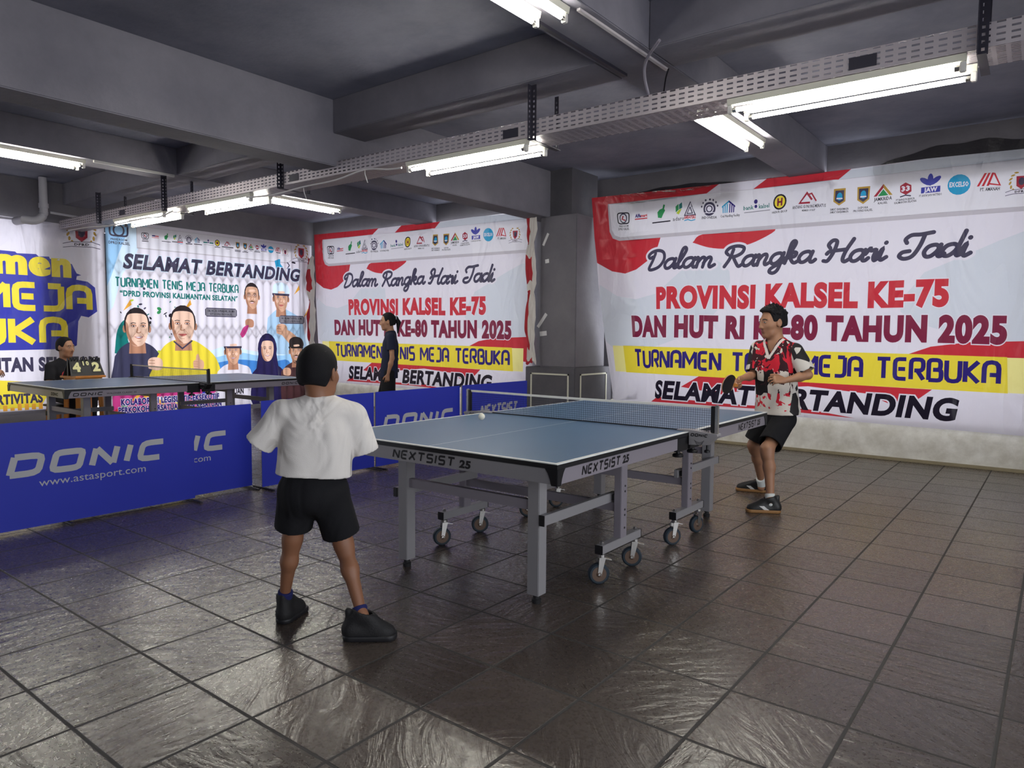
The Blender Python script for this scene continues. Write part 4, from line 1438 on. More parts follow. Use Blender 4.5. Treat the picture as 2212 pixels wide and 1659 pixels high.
def net_set(label, loc, rz, clamp_mat, tape_mat, word):
    root = empty('table_tennis_net', (loc[0], loc[1], .76), rz)
    tag(root, label, 'net')
    HW = .7625
    X = HW + .1525
    H = .1525
    for sx in (-1, 1):
        p = MB()
        p.box(min(sx * (X - .006), sx * (X + .012)), max(sx * (X - .006), sx * (X + .012)), -.012, .012, -.004, H + .006)
        po = p.build('post', M_CHROME if clamp_mat is not M_BLACK else M_BLACK, root, bevel=.003)
        q = MB()
        a0, a1 = sorted((sx * (X - .030), sx * (X - .006)))
        q.box(a0, a1, -.010, .010, .002, H)
        q.build('post_sleeve', M_BLACK, po, bevel=.003)
        # wedge shaped clamp with its word on both faces
        prof = [(HW - .075, .006), (HW + .02, .012), (X + .016, .000), (X + .018, -.014), (X - .035, -.066), (HW + .0, -.074), (HW - .012, -.030), (HW - .03, .0025), (HW - .075, .0025)]
        c = MB()
        if HW:
            prof = [(HW - .07, .007), (HW - .002, .012), (X + .016, -.002), (X + .018, -.014), (X - .035, -.066), (HW + .006, -.074), (HW + .004, .0015), (HW - .07, .0015)]
        c.prism(prof, -.03, .03, lambda u, v, d, sx=sx: (sx * u, d, v))
        cl = c.build('clamp', clamp_mat, root)
        for fy in (-1, 1):
            V, T = donic_word(.0, .105, 0, .018)
            flip = -1 if fy > 0 else 1
            x0 = sx * (HW + .066)
            flat_mesh('lettering', V, T, lambda u, v, fy=fy, flip=flip, x0=x0: (x0 + flip * (u - .0525), fy * .0306, -.024 + v), M_LETTER if clamp_mat is not M_BLACK else M_ALU, cl)
            L = [(ell_pts(0, .03 - .008 * i, .036 - .006 * i, .03, 7, a0=-2.5, a1=-.6)) for i in range(3)]
            V, T = join_vt(*[ribbon(l, .0022, False) for l in L])
            flat_mesh('arc_mark', V, T, lambda u, v, fy=fy, flip=flip, x0=x0: (x0 + flip * u, fy * .0306, -.056 + v), M_LETTER if clamp_mat is not M_BLACK else M_ALU, cl)
        k = MB()
        k.lathe([(.009, -.115), (.016, -.112), (.016, -.100), (.006, -.096), (.006, -.066)], (sx * (X - .05), 0, 0), n=14)
        k.build('clamp_screw', M_BLACK, cl, smooth=True)
    # mesh of cords
    def sagz(x):
        return -.004 * math.cos(x / X * math.pi / 2) ** 2
    n = MB()
    cw = .0011
    xs = np.linspace(-X + .03, X - .03, 132)
    for x in xs:
        n.bar((x, 0, .004), (x, 0, H - .012), cw, cw, up=(0, 1, 0))
    for z in np.linspace(.004, H - .014, 11):
        n.bar((-X + .03, 0, z), (X - .03, 0, z), cw, cw)
    n.build('net_mesh', mat('dark_blue_cord', rgb(30, 42, 66), 0.8), root)
    t = MB()
    seg = 24
    for i in range(seg):
        x0, x1 = -X + .02 + (2 * X - .04) * i / seg, -X + .02 + (2 * X - .04) * (i + 1) / seg
        t.bar((x0, 0, H - .007 + sagz(x0)), (x1, 0, H - .007 + sagz(x1)), .006, .014)
    t.build('net_tape', tape_mat, root, weld=True)
    t = MB().bar((-X + .04, 0, .004), (X - .04, 0, .004), .004, .006)
    t.build('bottom_cord', M_BLACK, root)
    return root


MAIN = (-.038, -.050)
table('blue topped table with white lines in the middle of the hall', MAIN, .0084, M_TOP, 'nextsist', 'table tennis tables')
net_set('net with silver posts clamped across the table in the middle of the hall', MAIN, .0084, M_ALU, mat('white_net_tape', rgb(238, 234, 226), 0.8), True)
LEFTT = (-5.90, .235)
table('slate blue table standing beyond the blue barriers, next to the umpire', LEFTT, 0.0, M_TOP2, 'donic', 'table tennis tables')
net_set('net with black posts on the table beyond the barriers', LEFTT, 0.0, M_BLACK, mat('cream_net_tape', rgb(206, 192, 170), 0.8), False)

# the ball in play, just above the near half of the table
ball = MB()
n1, n2 = 24, 12
ball.lathe([(max(1e-4, .02 * math.sin(math.pi * i / n2)), -.02 * math.cos(math.pi * i / n2)) for i in range(n2 + 1)], (0, 0, 0), n=n1)
bo = ball.build('ball', mat('ivory_ball', rgb(236, 232, 214), 0.45), smooth=True)
bo.location = (-.335, -.64, .815)
tag(bo, 'white table tennis ball flying above the near half of the blue table', 'ball')

# ================================================================== barriers
M_BLUE = mat('blue_barrier_cloth', rgb(32, 48, 178), 0.55, bump=0.06, bscale=220)
M_PRINT = mat('grey_barrier_print', rgb(176, 178, 186), 0.6)


def barrier(x, y0, y1, h, word, label, z0=.022, printed='donic', rx=0.0):
    root = empty('barrier', (x, y0, 0), rx)
    tag(root, label, 'barrier', 'blue barriers between the courts')
    L = y1 - y0
    a = Art()
    a.rect(0, L, z0, h, 'cloth')
    g = 'lettering|grey printed lettering'
    if printed == 'donic':
        V, T = donic_word(L / 2 - .52, L / 2 + .52, .36, .515)
        a.raw(V, T, 'print', g)
        a.text('www.astasport.com', L / 2 - .33, L / 2 + .36, .285, .335, 'print', 'lettering|printed web address', off=.0, res=3)
    else:
        a.raw(*nextsist_word(L / 2 - .30, L / 2 + .42, .37, .52, .2), 'print', g)
    fn = folds(int(y0 * 10) + 90, 5, .010)
    a.build('panel', dict(cloth=M_BLUE, print=M_PRINT), lambda u, v: (.004 + fn(u, v) * .7 * math.sin(math.pi * min(1, max(0, v / h))), u, v), grid=.1).parent = root
    f = MB()
    f.tube([(-.022, .022, .0), (-.022, .022, h - .004)], .008, 8)
    f.tube([(-.022, L - .022, .0), (-.022, L - .022, h - .004)], .008, 8)
    f.tube([(-.022, .008, h - .012), (-.022, L - .008, h - .012)], .007, 8)
    f.tube([(-.022, .008, .03), (-.022, L - .008, .03)], .006, 8)
    f.build('frame', M_ALU, root, smooth=True)
    for yy in (.022, L - .022):
        MB().bar((-.16, yy, .008), (.14, yy, .008), .02, .012).build('foot', mat('dark_steel', rgb(60, 58, 62), 0.5, 0.6), root, bevel=.002)
    return root


barrier(-2.905, -2.515, -1.055, .72, 'D', 'blue barrier with the whole web address showing, in front of the slate blue table')
barrier(-2.985, -1.965, -.512, .715, 'D', 'blue barrier half hidden behind the next one, its lettering cut off')
barrier(-2.855, -.500, .72, .745, 'N', 'blue barrier mostly hidden behind the boy in white', printed='nextsist')
barrier(-2.835, .726, 1.935, .75, 'D', 'blue barrier behind the ball, its big grey lettering cut by the table edge')
barrier(-2.80, 1.940, 3.13, .755, 'N', 'end barrier seen through the net, beside the grey column', printed='nextsist')
# ================================================================== lamps, cable tray, pipes
M_TUBE = emit('lit_tube', (1.0, 0.97, 0.86, 1), TUBE)
M_BATTEN = mat('cream_batten', rgb(206, 204, 190), 0.5)
M_CAP = mat('lamp_holder', rgb(200, 198, 196), 0.5)


def batten(length=1.24):
    """tube lamp along +x, hung from its top face at z = 0"""
    root = empty('fluorescent_lamp')
    b = MB()
    b.prism([(-.028, 0), (.028, 0), (.020, -.035), (-.020, -.035)], -length / 2, length / 2, lambda u, v, d: (d, u, v))
    b.build('housing', M_BATTEN, root)
    for s in (-1, 1):
        MB().box(min(s * length / 2, s * (length / 2 - .028)), max(s * length / 2, s * (length / 2 - .028)), -.016, .016, -.085, -.034).build('lamp_holder', M_CAP, root, bevel=.004)
        MB().lathe([(.0135, 0), (.0135, .022)], (s * (length / 2 - .030) - (0.022 if s > 0 else 0), 0, -.064), 'x', 14).build('end_cap', M_CHROME, root, smooth=True)
    MB().lathe([(.013, -(length / 2 - .050)), (.013, length / 2 - .050)], (0, 0, -.064), 'x', 16).build('tube', M_TUBE, root, smooth=True)
    return root


_proto = batten()
_used = []


def lamp(x, y, z, rz, label):
    o = _proto if not _used else copy_tree(_proto)
    _used.append(1)
    o.location = (x, y, z)
    o.rotation_euler = (0, 0, rz)
    tag(o, label, 'lamp', 'fluorescent tube lamps')
    return o


ZL = 2.752
TR = R(1.4)


def ty(x):                       # the tray runs a little askew
    return .40 + math.tan(TR) * (x + 1.4)


rows = ((1.31, 'above the boy in the patterned jersey'), (-1.44, 'above the net of the middle table'), (-4.92, 'between the two middle angle hangers'), (-6.66, 'nearest the umpire'))
for x, w in rows:
    lamp(x, ty(x) + .035, ZL, TR, 'front lit tube under the cable tray, ' + w)
    lamp(x + .03, ty(x) + .235, ZL, TR, 'rear lit tube under the cable tray, ' + w)
ZB = 3.118
lamp(-.045, 2.23, ZB, R(90), 'beam tube before the large banner, on the column side')
lamp(.115, 2.20, ZB, R(90), 'beam tube before the large banner, on the side away from the column')
lamp(-.045, -1.13, ZB, R(90), 'beam tube at the picture top, farther from the white conduit')
lamp(.115, -1.08, ZB, R(90), 'beam tube at the picture top, in line with the white conduit')
lamp(-6.03, 2.15, ZB, R(90), 'beam tube before the portrait banner, on the gate side')
lamp(-5.87, 2.15, ZB, R(90), 'beam tube before the portrait banner, on the column side')
lamp(-6.03, -1.22, ZB, R(90), 'beam tube high over the umpire table, on the gate side')
lamp(-5.87, -1.22, ZB, R(90), 'beam tube high over the umpire table, on the girder side')


# ---- perforated cable tray
def slot_metal(name, c, axis_u, axis_v, pu, pv, fu, fv):
    k = NT(name)
    p = k.n('ShaderNodeBsdfPrincipled', i_Roughness=0.45, i_Metallic=0.35)
    p.inputs['Base Color'].default_value = c
    sp = k.n('ShaderNodeSeparateXYZ')
    k.l(k.obj(), sp.inputs[0])
    a = k.math('ABSOLUTE', k.math('SUBTRACT', k.math('FRACT', k.math('DIVIDE', k.math('ADD', sp.outputs[axis_u], 50.0), pu)), 0.5))
    b = k.math('ABSOLUTE', k.math('SUBTRACT', k.math('FRACT', k.math('DIVIDE', k.math('ADD', sp.outputs[axis_v], 50.0), pv)), 0.5))
    hole = k.math('MULTIPLY', k.math('LESS_THAN', a, fu / 2), k.math('LESS_THAN', b, fv / 2))
    t = k.n('ShaderNodeBsdfTransparent')
    mx = k.n('ShaderNodeMixShader')
    k.l(hole, mx.inputs[0])
    k.l(p.outputs[0], mx.inputs[1])
    k.l(t.outputs[0], mx.inputs[2])
    k.l(mx.outputs[0], k.out.inputs[0])
    return k.m


M_SIDE = slot_metal('slotted_tray_side', rgb(186, 178, 184), 0, 2, .062, .030, .62, .36)
M_BOT = slot_metal('slotted_tray_bottom', rgb(176, 168, 176), 0, 1, .062, .024, .66, .40)
M_ANGLE = mat('dark_slotted_angle', rgb(58, 56, 68), 0.5, 0.4)
tray = empty('cable_tray', (-1.4, .40, 2.755), TR)
tag(tray, 'long perforated cable tray hung under the ceiling beam across the hall', 'cable tray')
X0, X1 = -7.45, 4.3
for y in (0.0, .30):
    MB().box(X0, X1, y - .001, y + .001, 0.0, .12).build('tray_side', M_SIDE, tray)
    MB().box(X0, X1, min(y, y + (.014 if y == 0 else -.014)), max(y, y + (.014 if y == 0 else -.014)), .1195, .122).build('rim', M_ALU2, tray)
MB().box(X0, X1, .001, .299, 0.0, .002).build('tray_bottom', M_BOT, tray)


def angle(bm, x, y, z0, z1, sx, sy, w=.04):
    """slotted angle: two thin legs with real holes left between the pieces"""
    n = max(3, int((z1 - z0) / .035))
    st = (z1 - z0) / n
    for leg in (0, 1):
        for u0, u1 in ((0, w * .33), (w * .67, w)):
            if leg == 0:
                bm.box(min(x, x) + min(sx * u0, sx * u1), x + max(sx * u0, sx * u1), y - .0012, y + .0012, z0, z1)
            else:
                bm.box(x - .0012, x + .0012, y + min(sy * u0, sy * u1), y + max(sy * u0, sy * u1), z0, z1)
        for i in range(n):
            za = z0 + i * st
            zb = za + st * (.55 if i < n - 1 else 1.0)
            u0, u1 = w * .33, w * .67
            if leg == 0:
                bm.box(x + min(sx * u0, sx * u1), x + max(sx * u0, sx * u1), y - .0012, y + .0012, za, zb)
            else:
                bm.box(x - .0012, x + .0012, y + min(sy * u0, sy * u1), y + max(sy * u0, sy * u1), za, zb)


for xw in (1.98, -.76, -3.75, -5.95, -7.60):
    x = xw + 1.4
    ztop = (3.12 if abs(xw - 1.98) < 3 else 3.12) - 2.755
    hb = MB()
    angle(hb, x, -.006, -.035, ztop + (.02 if False else -.001), 1, -1, .045)
    hb.build('angle_hanger', M_ANGLE, tray)
    hb = MB()
    angle(hb, x, .306, -.035, ztop - .001, 1, 1, .035)
    hb.build('angle_hanger', M_ANGLE, tray)
    MB().box(x - .002, x + .04, -.03, .33, -.037, -.033).build('hanger_shelf', M_ANGLE, tray)
for xw in (1.45, -.95, -3.55, -7.0):
    x = xw + 1.4
    MB().box(x - .07, x + .07, -.006, -.002, .02, .085).build('splice_plate', M_ANGLE, tray)


def cord(pts, r, name, label, m, cat='cable', n=6):
    P = spline(pts, n)
    o = MB().tube([tuple(p) for p in P], r, 8).build(name, m, smooth=True)
    tag(o, label, cat)
    return o


M_WCABLE = mat('white_cable', rgb(206, 202, 204), 0.5)
M_BCABLE = mat('black_cable', rgb(30, 28, 34), 0.5)
cord([(-2.04, .33, 2.69), (-2.2, .33, 2.70), (-2.5, .33, 2.738), (-2.9, .33, 2.70), (-3.35, .31, 2.69), (-3.8, .30, 2.67), (-4.1, .29, 2.68), (-4.26, .28, 2.69)], .008, 'cable',
     'white cable sagging along the tray between two pairs of lit tubes', M_WCABLE)
cord([(-5.6, .20, 2.68), (-5.9, .19, 2.64), (-6.3, .20, 2.66), (-7.2, .20, 2.66), (-7.9, .22, 2.70), (-8.6, .24, 2.72)], .008, 'cable',
     'thin white cable at the far end of the tray', M_WCABLE)
for i, (x, y, z) in enumerate(((-2.5, .33, 2.73), (-3.35, .31, 2.68))):
    cord([(x, y, z), (x - .01, y + .01, z - .03), (x + .0, y + .03, z - .10)], .004, 'cable_tie', 'white tie tail hanging from the sagging cable, ' + ('by the column side' if i == 0 else 'by the angle hanger'), M_WCABLE, 'cable tie', 3)
cord([(.36, .20, 3.10), (.20, .34, 3.06), (.16, .40, 2.98), (.16, .46, 2.88)], .010, 'cable', 'grey flexible conduit curving from the beam down into the tray', M_ALU2)
cord([(.20, .66, 3.10), (.20, .62, 3.02), (.22, .55, 2.88)], .005, 'cable', 'black wire dropping from the white conduit end to the tray', M_BCABLE)
o = MB().box(.16, .182, -.42, .70, 3.105, 3.119).build('conduit', mat('white_conduit', rgb(196, 190, 192), 0.5))
tag(o, 'white square conduit along the ceiling beam beside the top lamps', 'conduit')
o = MB().box(-.12, -.09, -.42, .62, 3.10, 3.119).build('conduit', M_ANGLE)
tag(o, 'dark conduit along the ceiling beam, parallel to the white one', 'conduit')
o = MB().box(-5.79, -5.765, -.55, .31, 3.095, 3.119).build('conduit', M_CAP)
tag(o, 'pale conduit running on from the lit tubes above the far table', 'conduit')

# grey drain pipe high on the left wall
M_PVC = mat('grey_plastic_pipe', rgb(176, 174, 182), 0.45)
p = empty('drain_pipe', (X_LEFT + .30, -.02, 0))
tag(p, 'grey plastic drain pipe with an elbow high on the left wall', 'pipe')
MB().tube([(0, 0, 3.41), (0, 0, 2.95)], .05, 16).build('pipe', M_PVC, p, smooth=True)
MB().tube([(0, 0, 3.06), (0, 0, 3.0)], .06, 16).build('coupling', M_PVC, p, smooth=True)
P = [(0, -.16 * (1 - math.cos(t)), 2.95 - .14 * math.sin(t)) for t in np.linspace(0, 1.5, 8)]
MB().tube(P + [(0, -.24, 2.81), (-.22, -.26, 2.81)], .055, 16).build('elbow', M_PVC, p, smooth=True)
cord([(X_LEFT + .30, .06, 2.95), (X_LEFT + .34, .3, 2.93), (X_LEFT + .34, .50, 2.92)], .016, 'pipe', 'thin grey pipe running from the drain pipe to the cable tray', M_PVC, 'pipe', 3)
# ================================================================== umpire's corner, loose cloth, tapes
M_WOOD = mat('orange_wood', rgb(196, 128, 60), 0.5, var=0.18, vscale=9, bump=0.03)
M_WOODL = mat('pale_wood', rgb(206, 158, 116), 0.55, var=0.12, vscale=9)


def stool(loc, rz, w, d, h, label, name='side_table', topm=None):
    root = empty(name, (loc[0], loc[1], 0), rz)
    tag(root, label, 'table' if name == 'side_table' else 'stool')
    MB().box(-w / 2, w / 2, -d / 2, d / 2, h - .025, h).build('top', topm or M_WOOD, root, bevel=.004)
    MB().box(-w / 2 + .03, w / 2 - .03, -d / 2 + .03, d / 2 - .03, h - .11, h - .0255).build('apron', M_WOOD, root)
    for sx in (-1, 1):
        for sy in (-1, 1):
            MB().bar((sx * (w / 2 - .05), sy * (d / 2 - .05), h - .03), (sx * (w / 2 - .035), sy * (d / 2 - .035), 0), .045, .045).build('leg', M_WOOD, root, bevel=.003)
    MB().box(-w / 2 + .05, w / 2 - .05, -.015, .015, .28, .33).build('stretcher', M_WOOD, root)
    return root


UT = (-6.95, -.27)
stool(UT, R(8), .34, .36, .79, 'small orange wooden table carrying the flip scoreboard')

sb = empty('scoreboard', (UT[0] + .03, UT[1] + .0, .7905), R(8))
tag(sb, 'black flip scoreboard showing four and two, on the orange wooden table', 'scoreboard')
M_SB = mat('scoreboard_black', rgb(44, 44, 48), 0.5)
M_NUM = mat('cream_numerals', rgb(226, 222, 166), 0.6)
for s in (1, -1):
    b = MB()
    b.prism([(-.20, 0), (.20, 0), (.175, .19), (-.175, .19)], 0, .006, lambda u, v, d, s=s: (s * (.085 - v * .40 + d), u, v))
    face = b.build('board', M_SB, sb)
    # cards and their numerals
    for k, (u, w, t) in enumerate(((-.115, .11, '4'), (-.028, .042, '1'), (.022, .042, '0'), (.115, .11, '2'))):
        hgt = .15 if w > .1 else .075
        z0 = .185 - hgt
        c = MB()
        c.prism([(u - w / 2, z0), (u + w / 2, z0), (u + w / 2, .182), (u - w / 2, .182)], .0065, .009, lambda a, v, d, s=s: (s * (.085 - v * .40 + d), a if s > 0 else -a, v))
        card = c.build('number_card', M_BLACK, face)
        if s > 0:
            V, T = fit_text(t, u - w * (.12 if t == '1' else .42), u + w * (.2 if t == '1' else .42), z0 + .012, z0 + hgt * .82, .06, 0, 0, 3)
            flat_mesh('numeral', V, T, lambda a, v: (.085 - v * .40 + .0105, a, v), M_NUM, card)
for u in (-.155, -.12, -.085, -.03, .02, .085, .12, .155):
    P = [(.012 + .022 * math.cos(t), u, .196 + .022 * math.sin(t)) for t in np.linspace(0, 2 * math.pi, 13)]
    MB().tube(P, .006, 6).build('binder_ring', M_BLACK, sb, smooth=True)
for u in (-.19, .185):
    MB().box(-.012, .012, u, u + .005, 0, .21).build('side_post', M_BLACK, sb)

stool((-7.62, -.235), R(4), .36, .36, .40, 'stool under the seated umpire, mostly hidden by the far table', 'stool', M_BLACK)

# ---- crumpled red and white cloth hanging at the banner edges
M_CLOTH_R = mat('red_bunting', rgb(168, 34, 46), 0.8)
M_CLOTH_W = mat('white_bunting', rgb(208, 202, 198), 0.85)


def bunting(name, x, y, z0, z1, amp, seed, label, w=.20, face=(0, -1)):
    rg = random.Random(seed)
    ph = [rg.uniform(0, 6.28) for _ in range(6)]
    nz, nu = 120, 14
    V, F, mi = [], [], []
    for i in range(nz + 1):
        t = i / nz
        z = z1 + (z0 - z1) * t
        hang = abs(math.sin(t * 9.0 + ph[0])) ** .8
        for j in range(nu + 1):
            u = j / nu
            wv = .55 + .45 * hang
            xx = (u - .5) * w * wv + amp * math.sin(t * 14 + ph[1]) * .6
            dep = amp * (math.sin(u * 9 + t * 11 + ph[2]) + .6 * math.sin(u * 17 - t * 23 + ph[3]) + .5 * math.sin(t * 38 + u * 4 + ph[4]))
            V.append((x + xx, y - .05 - amp - abs(dep) * .7, z + .03 * math.sin(u * 7 + t * 20 + ph[5])))
    for i in range(nz):
        for j in range(nu):
            a = i * (nu + 1) + j
            F.append((a, a + 1, a + nu + 2, a + nu + 1))
            band = math.sin(i / nz * 9.0 + ph[0])
            mi.append(0 if (j < 4 and band > -.2) or (band < -.72 and j < 9) else 1)
    me = bpy.data.meshes.new(name)
    me.from_pydata(V, [], F)
    me.polygons.foreach_set('material_index', mi)
    me.polygons.foreach_set('use_smooth', [True] * len(F))
    o = link(name, me, [M_CLOTH_R, M_CLOTH_W])
    sm = o.modifiers.new('thick', 'SOLIDIFY')
    sm.thickness = .004
    tag(o, label, 'cloth')
    return o


bunting('bunting', -3.14, 3.74, .95, 2.86, .020, 4, 'crumpled red and white cloth bunched against the grey column', .17)
bunting('bunting', -8.80, 4.50, .62, 2.75, .028, 9, 'crumpled red and white cloth hanging in the corner beside the portrait banner', .26)

# ---- tapes stuck on the column
M_TAPE = mat('clear_parcel_tape', rgb(206, 204, 206), 0.35)
for k, (x, z, w, h, a, lab) in enumerate(((-2.975, 2.55, .035, .17, -28, 'strip of clear tape high on the grey column'), (-2.95, 2.27, .06, .05, 6, 'short tape piece below the topmost strip on the column'),
                                          (-3.02, 1.505, .045, .22, -38, 'long slanted tape strip holding the crumpled cloth to the column'), (-3.0, 1.335, .11, .06, 6, 'lowest piece of tape on the grey column'))):
    o = MB().box(-w / 2, w / 2, -.001, .0, -h / 2, h / 2).build('tape', M_TAPE)
    o.location = (x, 3.7495, z)
    o.rotation_euler = (0, R(-a), 0)
    tag(o, lab, 'tape', 'tape on the column')

# ---- dark plastic sheet showing above the large banner
M_SHEET = mat('black_plastic_sheet', rgb(40, 38, 44), 0.3, bump=0.5, bscale=14)


def sheet_above(x0, x1, zt, peak, label):
    V, F = [], []
    n = 26
    for i in range(n + 1):
        t = i / n
        x = x0 + (x1 - x0) * t
        z = zt + peak * (math.sin(math.pi * t) ** .7) * (1 + .08 * math.sin(t * 23))
        for j, f in enumerate((0, .5, 1)):
            V.append((x, Y_BACK - .03 - .004 * math.sin(t * 17 + j * 2 + 3 * math.sin(t * 9)), 2.9 + (z - 2.9) * f))
    for i in range(n):
        for j in range(2):
            a = i * 3 + j
            F.append((a, a + 3, a + 4, a + 1))
    me = bpy.data.meshes.new('plastic_sheet')
    me.from_pydata(V, [], F)
    o = link('plastic_sheet', me, M_SHEET)
    sm = o.modifiers.new('thick', 'SOLIDIFY')
    sm.thickness = .003
    tag(o, label, 'plastic sheet', None)
    return o


sheet_above(-2.35, -.75, 3.14, .07, 'black plastic peeping out above the red corner of the large banner')
sheet_above(.7, 2.35, 3.10, .16, 'black plastic bulging above the large banner near its emblem end')
# ================================================================== people: one continuous skin from a distance field
def V3(*a):
    return np.array(a if len(a) == 3 else a[0], float)


def unit(a):
    a = np.asarray(a, float)
    return a / max(np.linalg.norm(a), 1e-9)


class Field:
    def __init__(self, lo, hi, h):
        self.h = h
        self.lo = np.array(lo, float)
        self.n = np.ceil((np.array(hi) - self.lo) / h).astype(int) + 1
        self.ax = [(self.lo[i] + h * np.arange(self.n[i])).astype(np.float32) for i in range(3)]
        self.F = np.full(tuple(self.n), 0.5, np.float32)

    def like(self):
        f = Field.__new__(Field)
        f.h, f.lo, f.n, f.ax = self.h, self.lo, self.n, self.ax
        f.F = np.full(tuple(self.n), 0.5, np.float32)
        return f

    def sub(self, lo, hi):
        s = []
        for i in range(3):
            a = int(max(0, math.floor((lo[i] - self.lo[i]) / self.h)))
            b = int(min(self.n[i], math.ceil((hi[i] - self.lo[i]) / self.h) + 1))
            if b <= a:
                return None, None
            s.append(slice(a, b))
        g = (self.ax[0][s[0]][:, None, None], self.ax[1][s[1]][None, :, None], self.ax[2][s[2]][None, None, :])
        return tuple(s), g

    def _op(self, s, d, k, op):
        A = self.F[s]
        if op == 'add':
            if k > 0:
                h = np.clip(.5 + .5 * (A - d) / k, 0, 1)
                self.F[s] = A * (1 - h) + d * h - k * h * (1 - h)
            else:
                self.F[s] = np.minimum(A, d)
        else:
            d = -d
            if k > 0:
                h = np.clip(.5 - .5 * (A - d) / k, 0, 1)
                self.F[s] = A * (1 - h) + d * h + k * h * (1 - h)
            else:
                self.F[s] = np.maximum(A, d)

    def cap(self, a, b, ra, rb=None, k=0.0, op='add'):
        rb = ra if rb is None else rb
        a, b = np.asarray(a, float), np.asarray(b, float)
        m = max(ra, rb) + k + 3 * self.h + .02
        s, g = self.sub(np.minimum(a, b) - m, np.maximum(a, b) + m)
        if s is None:
            return self
        ba = b - a
        L = max(float(ba @ ba), 1e-9)
        px, py, pz = (g[i] - np.float32(a[i]) for i in range(3))
        t = np.clip((px * np.float32(ba[0]) + py * np.float32(ba[1]) + pz * np.float32(ba[2])) / np.float32(L), 0, 1)
        d = np.sqrt((px - t * np.float32(ba[0])) ** 2 + (py - t * np.float32(ba[1])) ** 2 + (pz - t * np.float32(ba[2])) ** 2) - (ra + t * (rb - ra))
        self._op(s, d, k, op)
        return self

    def ell(self, c, r, Rm=None, k=0.0, op='add'):
        c = np.asarray(c, float)
        Rm = np.eye(3) if Rm is None else Rm
        m = max(r) + k + 3 * self.h + .02
        s, g = self.sub(c - m, c + m)
        if s is None:
            return self
        p = [g[i] - np.float32(c[i]) for i in range(3)]
        q = [(p[0] * np.float32(Rm[0, j]) + p[1] * np.float32(Rm[1, j]) + p[2] * np.float32(Rm[2, j])) for j in range(3)]
        k0 = np.sqrt((q[0] / r[0]) ** 2 + (q[1] / r[1]) ** 2 + (q[2] / r[2]) ** 2)
        k1 = np.sqrt((q[0] / r[0] ** 2) ** 2 + (q[1] / r[1] ** 2) ** 2 + (q[2] / r[2] ** 2) ** 2)
        d = k0 * (k0 - 1) / np.maximum(k1, 1e-6)
        self._op(s, d.astype(np.float32), k, op)
        return self

    def cut(self, p, n):
        """remove the side the normal points to"""
        n = unit(n)
        d = (self.ax[0][:, None, None] - p[0]) * n[0] + (self.ax[1][None, :, None] - p[1]) * n[1] + (self.ax[2][None, None, :] - p[2]) * n[2]
        self.F = np.maximum(self.F, d.astype(np.float32))
        return self

    def cutcyl(self, p, n, rad):
        """remove what lies beyond p along n, but only near that axis"""
        n = unit(n)
        X = self.ax[0][:, None, None] - np.float32(p[0])
        Y = self.ax[1][None, :, None] - np.float32(p[1])
        Z = self.ax[2][None, None, :] - np.float32(p[2])
        t = X * np.float32(n[0]) + Y * np.float32(n[1]) + Z * np.float32(n[2])
        rr = np.sqrt(np.maximum(X * X + Y * Y + Z * Z - t * t, 0)) - rad
        reg = np.maximum(-t, rr)
        self.F = np.maximum(self.F, -reg)
        return self

    def wedge(self, planes, k=.006):
        """remove what lies on the inner side of every one of these planes (point, outward normal)"""
        reg = None
        for p, n in planes:
            n = unit(n)
            d = (self.ax[0][:, None, None] - np.float32(p[0])) * np.float32(n[0]) + (self.ax[1][None, :, None] - np.float32(p[1])) * np.float32(n[1]) + (self.ax[2][None, None, :] - np.float32(p[2])) * np.float32(n[2])
            if reg is None:
                reg = d
            else:
                hh = np.clip(.5 - .5 * (reg - d) / k, 0, 1)
                reg = reg * (1 - hh) + d * hh + k * hh * (1 - hh)
        self._op((slice(None),) * 3, reg.astype(np.float32), k, 'sub')
        return self

    def wrinkle(self, amp, seed, fz=1.0, fh=1.0, n=5):
        rg = random.Random(seed)
        s, g = self.sub(self.lo, self.lo + self.h * self.n)
        w = np.zeros_like(self.F)
        for i in range(n):
            a = rg.uniform(0, 6.28)
            f = rg.uniform(14, 34) * fh
            q = g[0] * np.float32(math.cos(a) * f) + g[1] * np.float32(math.sin(a) * f) + g[2] * np.float32(rg.uniform(-16, 16) * fz)
            w += np.sin(q + 1.7 * np.sin(q * .37 + g[2] * np.float32(rg.uniform(4, 9))) + rg.uniform(0, 6))
        self.F += (amp * w / n).astype(np.float32)
        return self

    def shell(self, th):
        self.F = np.maximum(self.F, -(self.F + th))
        return self

    def union(self, f, k=0.0):
        self._op((slice(None),) * 3, f.F, k, 'add')
        return self

    def mesh(self):
        F = self.F
        ins = F < 0
        c = np.zeros(tuple(self.n - 1), np.int8)
        for i in (0, 1):
            for j in (0, 1):
                for l in (0, 1):
                    c += ins[i:self.n[0] - 1 + i, j:self.n[1] - 1 + j, l:self.n[2] - 1 + l]
        act = (c > 0) & (c < 8)
        idx = np.argwhere(act)
        ids = np.full(tuple(self.n - 1), -1, np.int32)
        ids[act] = np.arange(len(idx))
        acc = np.zeros((len(idx), 3))
        cnt = np.zeros(len(idx))
        cor = [(i, j, l) for i in (0, 1) for j in (0, 1) for l in (0, 1)]
        vals = {q: F[idx[:, 0] + q[0], idx[:, 1] + q[1], idx[:, 2] + q[2]] for q in cor}
        for a in cor:
            for ax in range(3):
                if a[ax] == 0:
                    b = list(a)
                    b[ax] = 1
                    b = tuple(b)
                    va, vb = vals[a], vals[b]
                    m = (va < 0) != (vb < 0)
                    t = np.where(m, va / np.where(m, va - vb, 1), 0)
                    p = np.array(a, float)[None, :].repeat(len(idx), 0)
                    p[:, ax] += t
                    acc += p * m[:, None]
                    cnt += m
